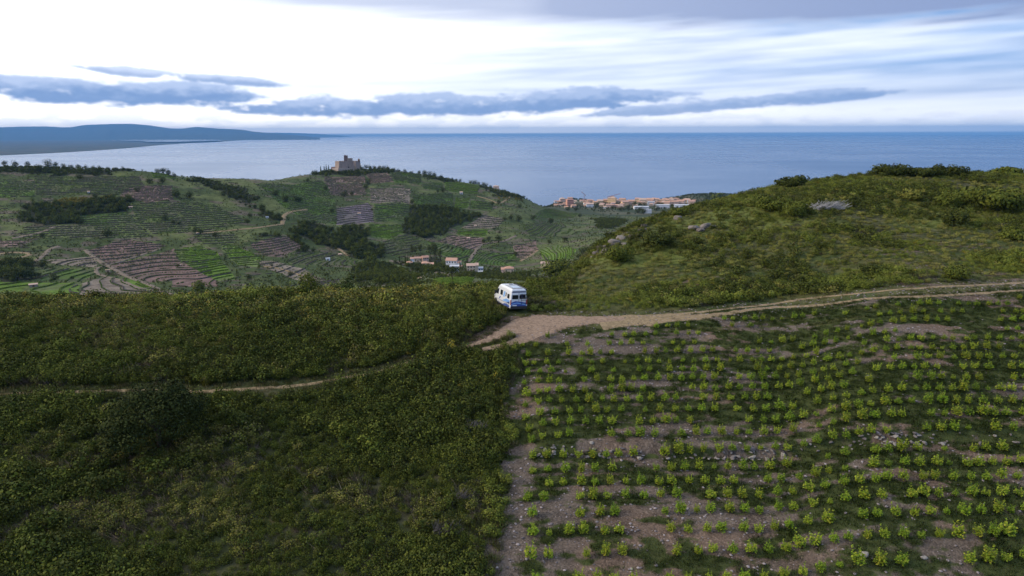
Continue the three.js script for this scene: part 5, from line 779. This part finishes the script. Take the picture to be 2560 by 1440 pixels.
boulders('boulder_group', 'low dark rocks on the skyline of the hill', [[1862, 484, 26, 9, 2], [1880, 480, 14, 8, 2]]);

// ---------------------------------------------------------------- single bushes, trees and dead wood nearby
function bush(u, v, wpx, hpx, tone, n, label, name = 'bush', group = null, D0 = 60) {
  const p = at(u, v, D0), k = pxAt(p), w = wpx / k, h = hpx / k, seed = u * 7 + v, g = new THREE.Group(); g.position.copy(p); g.position.y -= 0.1;
  part(g, 'trunk', trunkGeo(seed, h * 0.35, Math.max(0.05, w * 0.03), w * 0.22, 5), bark);
  const bl = crownBlobs(seed, Math.max(9, Math.min(34, Math.round(n / 120))), w, h * 1.02, h * 0.04, 1.05).map((b) => [b[0], b[1], b[2], b[3] * 0.8, b[4] * 0.85, b[5] * 0.8]); if (n > 5000) { const q = rng(seed + 1); bl.length = 0; for (let i = 0; i < 60; i++) { const a = q() * 6.283, e = q() * 1.35, s = 0.85 + 0.2 * q(); bl.push([Math.cos(a) * Math.cos(e) * w * 0.40 * s, h * (0.2 + 0.62 * Math.sin(e) * s), Math.sin(a) * Math.cos(e) * w * 0.40 * s, w * (0.08 + 0.05 * q()), h * (0.09 + 0.06 * q()), w * (0.08 + 0.05 * q())]); } } bl.push([0, h * 0.42, 0, w * 0.34, h * 0.36, w * 0.34]);
  part(g, 'foliage', leafCloud(seed, n, bl, Math.max(0.1, w / Math.sqrt(n) * 2.5), tone, { floor: 0.05 }), leaves);
  return top(g, name, { label, category: name === 'bush' ? 'bush' : 'tree', ...(group ? { group } : {}) });
}
bush(400, 1118, 235, 165, [[0.034, 0.044, 0.011], [0.046, 0.056, 0.014], [0.027, 0.037, 0.010]], 14000, 'big dark rounded evergreen bush in front of the footpath', 'bush', null, 30);
bush(2225, 440, 84, 25, DARK, 2200, 'broad dark bush on the hill skyline'); bush(2300, 441, 76, 18, DARK, 1600, 'low long bush beside the broad skyline bush'); bush(2345, 441, 40, 24, DARK, 1000, 'smaller bush at the end of the long skyline bush'); bush(2391, 440, 50, 22, DARK, 1200, 'round dark bush set apart on the hill skyline'); bush(2515, 442, 70, 18, MIDG, 1200, 'low green bush at the far end of the hill skyline');
bush(1978, 469, 84, 28, DARK, 1900, 'wind bent dark bush where the hill skyline dips'); bush(1932, 527, 86, 34, MIDG, 2000, 'dark green bush standing apart from the dead pale shrub'); bush(1988, 542, 76, 36, MIDG, 1900, 'rounded green bush touching the dead pale shrub');
bush(2480, 525, 130, 46, MIDG, 2600, 'wide grey green thicket on the upper hill'); bush(2372, 520, 62, 36, MIDG, 1500, 'grey green bush beside the wide thicket'); bush(2384, 567, 62, 40, DARK, 1500, 'dark round bush alone in the hill grass'); bush(2283, 500, 70, 26, OLIVE, 1500, 'pale olive bush on the upper hill slope');
bush(2392, 698, 60, 34, MIDG, 1600, 'green bush above the grassy track'); bush(2178, 688, 52, 24, DARK, 1200, 'low dark bush above the grassy track'); bush(2530, 600, 60, 26, MIDG, 1200, 'green bush halfway up the hill');
bush(1640, 616, 86, 32, DARK, 2000, 'dark bush below the huddled boulders'); bush(1548, 654, 86, 38, MIDG, 2200, 'dark green bush below the rock outcrop'); bush(1402, 696, 100, 46, MIDG, 2400, 'wide dark thicket at the foot of the rock outcrop'); bush(1455, 672, 40, 22, MIDG, 1000, 'small bush between thicket and rock outcrop');
bush(1700, 540, 44, 18, MIDG, 900, 'green bush on the slope above the lone boulder'); bush(1790, 500, 40, 16, MIDG, 900, 'green bush on the lower skyline of the hill');
bush(1240, 730, 50, 30, MIDG, 1200, 'dark bush on the ridge behind the van'); bush(1190, 735, 44, 26, MIDG, 1000, 'low green bush on the ridge beside the vivid vine patch'); bush(1335, 722, 60, 28, MIDG, 1200, 'leafy bush on the ridge behind the van roof');
bush(772, 752, 64, 66, MIDG, 1700, 'tall grey green tree on the scrub ridge', 'ridge_tree'); bush(866, 747, 58, 54, [[0.07, 0.095, 0.028], [0.085, 0.11, 0.03]], 1500, 'fresh green tree on the scrub ridge', 'ridge_tree'); bush(502, 757, 58, 46, MIDG, 1500, 'dark green tree topping the scrub ridge', 'ridge_tree'); bush(920, 744, 42, 26, MIDG, 900, 'low shrub beside the fresh green tree', 'bush');
bush(1050, 748, 52, 36, MIDG, 1400, 'leafy bush in front of the vivid vine patch');
// dead shrubs
function deadShrub(u, v, wpx, hpx, n, tone, label, D0 = 40) {
  const p = at(u, v, D0), k = pxAt(p), w = wpx / k, h = hpx / k, r = rng(u + v), g = new THREE.Group(); g.position.copy(p);
  part(g, 'stump', limb(V(-w * 0.3, -0.1, 0), V(-w * 0.1, h * 0.4, 0), w * 0.03, w * 0.02), mat(...tone));
  const tw = []; for (let i = 0; i < n; i++) { const s = V((r() - 0.62) * w * 0.8, h * 0.3 * r(), (r() - 0.5) * w * 0.4), e = s.clone().add(V((0.06 + 0.26 * r()) * w * (r() < 0.9 ? 1 : -0.6), h * (0.12 + 0.62 * r()), (r() - 0.5) * w * 0.18)); tw.push(limb(s, e, w * 0.006 + 0.008, w * 0.0025 + 0.003, 4)); }
  part(g, 'twigs', mergeGeometries(tw), mat(...tone)); top(g, 'dead_shrub', { label, category: 'dead shrub' });
}
deadShrub(2075, 524, 88, 24, 150, [0.36, 0.345, 0.34], 'pale grey dead shrub lying on the hill slope', 100); deadShrub(1190, 1082, 56, 36, 110, [0.16, 0.145, 0.15], 'ball of dry grey twigs at the edge of the scrub'); deadShrub(1165, 1250, 60, 34, 90, [0.13, 0.115, 0.11], 'low tangle of dry twigs in the scrub edge');
deadShrub(1120, 1400, 70, 40, 90, [0.12, 0.11, 0.11], 'dry twig tangle deepest in the scrub edge');
// larger stones lying about
for (const [u, v, w, l] of [[2162, 1388, 14, 'white quartz stone lying between the vines'], [1957, 1138, 12, 'round tan stone below the tumbled wall'], [1480, 1108, 9, 'pale stone above the tumbled wall'], [1322, 1380, 10, 'pale stone beside the vineyard edge path'], [2310, 1395, 10, 'flat grey slab near the lower vines']]) { const p = at(u, v, 20), k = pxAt(p), m = new THREE.Mesh(stoneGeo(u, 2), rockMat[3]); m.position.copy(p); m.position.y += 0.03; m.scale.setScalar(w / k); top(m, 'field_stone', { label: l, category: 'stone' }); }

// ---------------------------------------------------------------- the camper van
{
  const van = new THREE.Group(), white = new THREE.MeshPhysicalMaterial({ color: lin(0.72, 0.73, 0.74), roughness: 0.35, clearcoat: 0.6, clearcoatRoughness: 0.15 }), black = mat(0.018, 0.018, 0.02, 0.55), glass = mat(0.012, 0.015, 0.02, 0.06), blue = mat(0.035, 0.085, 0.33, 0.4), sky = mat(0.18, 0.36, 0.68, 0.4), navy = mat(0.02, 0.035, 0.13, 0.4), rubber = mat(0.015, 0.015, 0.015, 0.9), steel = mat(0.45, 0.45, 0.47, 0.35, { metalness: 0.8 }), red = mat(0.35, 0.02, 0.02, 0.25), grey = mat(0.35, 0.36, 0.38, 0.6);
  // local axes: x to the left side, y up, z backwards; rear bumper at z = 0, nose at z = -5.99
  const ring = (z, yb, yt, hw, top, rad) => { const out = [], sideX = (y) => mix(hw, top, sstep(0.9, 2.6, y)); const N = 7; for (const s of [1]) { out.push([0, yb]); out.push([hw * 0.55, yb]); out.push([hw - 0.08, yb]); out.push([hw, yb + 0.1]); for (let i = 1; i <= 5; i++) { const y = mix(yb + 0.1, yt - rad, i / 5); out.push([sideX(y), y]); } for (let i = 1; i <= N; i++) { const a = i / N * Math.PI / 2, cx = sideX(yt) - rad; out.push([cx + rad * Math.cos(a), yt - rad + rad * Math.sin(a)]); } out.push([top * 0.4, yt + 0.015]); } const left = out.map(([x, y]) => [x, y, z]), right = out.slice(1).map(([x, y]) => [-x, y, z]).reverse(); right.unshift([0, yt + 0.02, z]); return [...left, ...right]; };
  const st = [[-0.02, 0.42, 2.36, 0.97, 0.84, 0.16], [-0.05, 0.38, 2.46, 1.0, 0.87, 0.2], [-0.14, 0.34, 2.55, 1.02, 0.9, 0.22], [-1.2, 0.34, 2.58, 1.025, 0.9, 0.22], [-3.0, 0.34, 2.58, 1.025, 0.9, 0.22], [-4.0, 0.34, 2.56, 1.02, 0.89, 0.24], [-4.4, 0.34, 2.42, 1.01, 0.87, 0.26], [-4.75, 0.34, 2.06, 1.0, 0.88, 0.24], [-5.15, 0.34, 1.56, 0.99, 0.93, 0.2], [-5.3, 0.34, 1.38, 0.98, 0.94, 0.2], [-5.7, 0.34, 1.16, 0.95, 0.92, 0.22], [-5.92, 0.36, 0.95, 0.88, 0.86, 0.2], [-5.99, 0.42, 0.75, 0.8, 0.78, 0.12]].map((a) => ring(...a));
  const n = st[0].length, pos = [], idx = []; st.forEach((r) => r.forEach((p) => pos.push(...p)));
  for (let j = 0; j < st.length - 1; j++) for (let i = 0; i < n; i++) { const a = j * n + i, b = j * n + (i + 1) % n; idx.push(a, b, a + n, b, b + n, a + n); }
  for (const [j, f] of [[0, 1], [st.length - 1, -1]]) { const c = pos.length / 3, y = st[j].reduce((s, p) => s + p[1], 0) / n; pos.push(0, y, st[j][0][2]); for (let i = 0; i < n; i++) f > 0 ? idx.push(c, j * n + (i + 1) % n, j * n + i) : idx.push(c, j * n + i, j * n + (i + 1) % n); }
  const bg = geoOf(pos, null, null, idx), soft = bg.toNonIndexed(); { soft.deleteAttribute('normal'); const crease = (await import('three/addons/utils/BufferGeometryUtils.js')).toCreasedNormals; soft.computeVertexNormals(); var bodyGeo = crease(soft, 0.6); }
  // which way do the faces point?  outward is checked on a side face
  { const p = bodyGeo.attributes.position, q = bodyGeo.attributes.normal; let s = 0; for (let i = 0; i < p.count; i++) s += q.getX(i) * Math.sign(p.getX(i)); if (s < 0) { for (let i = 0; i < p.count; i += 3) { for (const at of [p, q]) { const t = [at.getX(i), at.getY(i), at.getZ(i)]; at.setXYZ(i, at.getX(i + 1), at.getY(i + 1), at.getZ(i + 1)); at.setXYZ(i + 1, ...t); } } for (let i = 0; i < q.count; i++) q.setXYZ(i, -q.getX(i), -q.getY(i), -q.getZ(i)); } }
  const body = part(van, 'body', bodyGeo, white);
  const sx = (y) => mix(1.025, 0.9, sstep(0.9, 2.6, y));
  // a panel lying on the side wall: outline in (z, y), set a little proud
  const panel = (pts, out, side = 1) => { const sh = new THREE.Shape(pts.map(([z, y]) => new THREE.Vector2(z, y))), g = new THREE.ExtrudeGeometry(sh, { depth: 0.02, bevelEnabled: false, curveSegments: 4 }), p = g.attributes.position; for (let i = 0; i < p.count; i++) { const z = p.getX(i), y = p.getY(i), d = p.getZ(i); p.setXYZ(i, side * (sx(y) + out - 0.014 + d), y, z); } if (side < 0) { const q = p.array; for (let i = 0; i < p.count; i += 3) for (let k = 0; k < 3; k++) { const t = q[i * 3 + k]; q[i * 3 + k] = q[i * 3 + 3 + k]; q[i * 3 + 3 + k] = t; } } g.deleteAttribute('uv'); g.deleteAttribute('normal'); g.computeVertexNormals(); return g; };
  const rr = (z0, z1, y0, y1, r = 0.07) => { const o = []; for (const [cz, cy, a0] of [[z1 - r, y1 - r, 0], [z0 + r, y1 - r, 1], [z0 + r, y0 + r, 2], [z1 - r, y0 + r, 3]]) for (let k = 0; k <= 3; k++) { const a = (a0 + k / 3) * Math.PI / 2; o.push([cz + r * Math.cos(a), cy + r * Math.sin(a)]); } return o; };
  // van's left side is +x in local axes when seen from behind at the left: local x is mirrored below by the placement
  for (const s of [-1, 1]) {
    part(van, 'side_window', panel(rr(-3.55, -2.75, 1.42, 2.0), 0.006, s), glass); part(van, 'side_window', panel(rr(-1.15, -0.45, 1.42, 1.92), 0.006, s), glass);
    part(van, 'cab_window', panel([[-4.2, 1.35], [-4.15, 2.0], [-4.55, 1.96], [-5.0, 1.5], [-5.02, 1.36]], 0.006, s), glass);
    part(van, 'rub_strip', panel(rr(-4.9, -0.25, 0.72, 0.82, 0.03), 0.012, s), grey);
    part(van, 'graphic', panel([[-3.6, 0.88], [-2.7, 0.88], [-1.4, 1.3], [-0.25, 1.3], [-0.25, 0.95], [-1.5, 0.92], [-2.2, 0.86]], 0.003, s), sky); part(van, 'graphic', panel([[-2.6, 0.45], [-0.3, 0.45], [-0.3, 0.68], [-1.8, 0.68]], 0.003, s), blue); part(van, 'graphic', panel([[-2.55, 1.35], [-2.05, 1.35], [-1.9, 2.0], [-2.4, 2.0]], 0.003, s), sky); part(van, 'graphic', panel([[-3.9, 0.88], [-3.62, 0.88], [-3.3, 1.2], [-3.6, 1.2]], 0.003, s), blue); part(van, 'graphic', panel([[-2.0, 0.86], [-1.2, 0.9], [-0.25, 1.14], [-0.25, 0.86]], 0.006, s), navy);
    part(van, 'small_window', panel(rr(-1.75, -1.5, 1.5, 1.95, 0.06), 0.006, s), glass);
    part(van, 'sill_skirt', panel([[-4.5, 0.3], [-1.6, 0.3], [-1.6, 0.42], [-4.5, 0.42]], 0.004, s), navy);
    part(van, 'door_seam', panel([[-2.6, 0.5], [-2.58, 0.5], [-2.58, 2.2], [-2.6, 2.2]], 0.002, s), grey); part(van, 'door_seam', panel([[-4.1, 0.5], [-4.08, 0.5], [-4.08, 2.1], [-4.1, 2.1]], 0.002, s), grey);
    const mir = part(van, 'mirror', box(0.16, 0.42, 0.14), black); mir.position.set(s * 1.14, 1.5, -4.85); const arm = part(mir, 'arm', box(0.14, 0.06, 0.06, -s * 0.1, -0.1, 0), black);
    const hd = part(van, 'headlight', panel([[-5.35, 0.86], [-5.3, 1.12], [-5.62, 1.08], [-5.72, 0.9]], -0.02, s), grey);
    const tl = part(van, 'tail_light', box(0.1, 0.72, 0.07), red); tl.position.set(s * 0.965, 1.0, -0.01); part(tl, 'reversing_lamp', box(0.102, 0.2, 0.072, 0, -0.3, 0.002), mat(0.7, 0.65, 0.6, 0.3));
    for (const z of [-1.15, -5.0]) { const w = new THREE.Group(); w.name = 'wheel'; van.add(w); w.position.set(s * 0.9, 0.345, z); part(w, 'tyre', new THREE.TorusGeometry(0.26, 0.085, 10, 24).scale(1, 1, 1.35).rotateY(Math.PI / 2), rubber); part(w, 'rim', new THREE.CylinderGeometry(0.2, 0.2, 0.16, 16).rotateZ(Math.PI / 2), steel); const arch = part(van, 'wheel_arch', new THREE.TorusGeometry(0.4, 0.05, 6, 20, Math.PI).rotateY(Math.PI / 2), black); arch.position.set(s * 0.985, 0.345, z); part(van, 'wheel_well', new THREE.CylinderGeometry(0.39, 0.39, 0.03, 20, 1, false, 0, Math.PI).rotateX(0).rotateZ(Math.PI / 2).rotateX(Math.PI / 2 * 0), black).position.set(s * 1.012, 0.36, z); }
  }
  // rear
  const rear = (g, m, name, z = 0.0) => { const o = part(van, name, g, m); o.position.z += z; return o; };
  const flat = (pts, d = 0.02) => { const g = new THREE.ExtrudeGeometry(new THREE.Shape(pts.map(([x, y]) => new THREE.Vector2(x, y))), { depth: d, bevelEnabled: false }); g.deleteAttribute('uv'); return g; };
  rear(flat(rr(-0.80, -0.08, 1.45, 1.92)), glass, 'rear_window', -0.01); rear(flat(rr(0.08, 0.80, 1.45, 1.92)), glass, 'rear_window', -0.01);
  rear(flat([[-0.012, 0.55], [0.012, 0.55], [0.012, 2.3], [-0.012, 2.3]]), black, 'door_gap', -0.015);
  rear(flat([[-0.9, 0.62], [0.9, 0.62], [0.9, 1.0], [0.3, 1.12], [-0.4, 1.22], [-0.9, 1.05]]), blue, 'rear_graphic', -0.014); rear(flat([[-0.9, 0.8], [-0.3, 0.95], [0.9, 0.7], [0.9, 0.86], [-0.2, 1.06], [-0.9, 0.92]]), sky, 'rear_graphic', -0.008);
  rear(flat([[-0.84, 2.2], [0.84, 2.2], [0.8, 2.3], [-0.8, 2.3]]), navy, 'rear_graphic', -0.012);
  rear(box(1.96, 0.3, 0.2, 0, 0.48, 0.03), black, 'rear_bumper'); rear(box(0.52, 0.12, 0.02, -0.5, 0.72, 0.025), mat(0.75, 0.75, 0.72), 'number_plate'); rear(flat(rr(-0.82, 0.82, 2.33, 2.4, 0.02), 0.1), grey, 'roof_spoiler', -0.06);
  // bicycle carrier on the right hand door
  { const tube = (a, b, r = 0.02) => limb(V(...a), V(...b), r, r, 6), bars = []; for (const x of [0.28, 0.84]) { bars.push(tube([x, 0.75, 0.06], [x, 2.0, 0.06]), tube([x, 1.95, 0.06], [x, 1.95, 0.02])); bars.push(tube([x, 1.62, 0.06], [x, 1.62, 0.42])); } bars.push(tube([0.1, 1.98, 0.1], [0.98, 1.98, 0.1], 0.03), tube([0.1, 1.62, 0.24], [0.98, 1.62, 0.24], 0.03), tube([0.1, 1.58, 0.42], [0.98, 1.58, 0.42], 0.03), tube([0.28, 0.95, 0.07], [0.84, 0.95, 0.07]), tube([0.28, 1.3, 0.07], [0.84, 1.3, 0.07])); const rk = part(van, 'bike_carrier', mergeGeometries(bars), black); part(rk, 'strap', box(0.05, 0.5, 0.03, 0.35, 1.8, 0.1), navy); }
  // roof
  part(van, 'roof_panel', box(1.3, 0.03, 2.6, 0, 2.605, -1.7), grey); const hatch = part(van, 'roof_hatch', box(0.52, 0.1, 0.52, 0, 2.65, -2.9), mat(0.62, 0.63, 0.65, 0.4)); part(hatch, 'hatch_glass', box(0.4, 0.02, 0.4, 0, 2.712, -2.9), glass); part(van, 'solar_panel', box(0.9, 0.035, 1.4, 0, 2.64, -1.3), mat(0.30, 0.40, 0.52, 0.12)); part(van, 'awning', box(0.2, 0.2, 3.6, 0.96, 2.46, -2.1), black); part(van, 'windscreen', (() => { const g = geoOf([-0.74, 2.3, -4.52, 0.74, 2.3, -4.52, -0.84, 1.6, -5.16, 0.74, 2.3, -4.52, 0.84, 1.6, -5.16, -0.84, 1.6, -5.16]); return g.translate(0, 0.035, -0.05); })(), glass); part(van, 'front_bumper', box(1.7, 0.34, 0.22, 0, 0.5, -5.9), grey);
  part(van, 'underbody', box(1.7, 0.2, 5.2, 0, 0.36, -2.8), black);
  van.rotation.order = 'YXZ';
  const c = Math.cos(VAN_TURN), s = Math.sin(VAN_TURN), pt = (f, l) => { const x = VAN.x - s * f + c * l, z = VAN.z - c * f - s * l; return ground(x, z); };
  const hr = (pt(1.15, -0.9) + pt(1.15, 0.9)) / 2, hf = (pt(5, -0.9) + pt(5, 0.9)) / 2, pitch = Math.atan2(hf - hr, 3.85);
  van.position.set(VAN.x, hr - Math.tan(pitch) * 1.15 + 0.02, VAN.z); van.rotation.set(pitch, VAN_TURN, Math.atan2(pt(3, 0.9) - pt(3, -0.9), 1.8));
  top(van, 'camper_van', { label: 'white camper van with blue graphics parked on the dirt turning place', category: 'van' });
}
renderer.render(scene, camera);
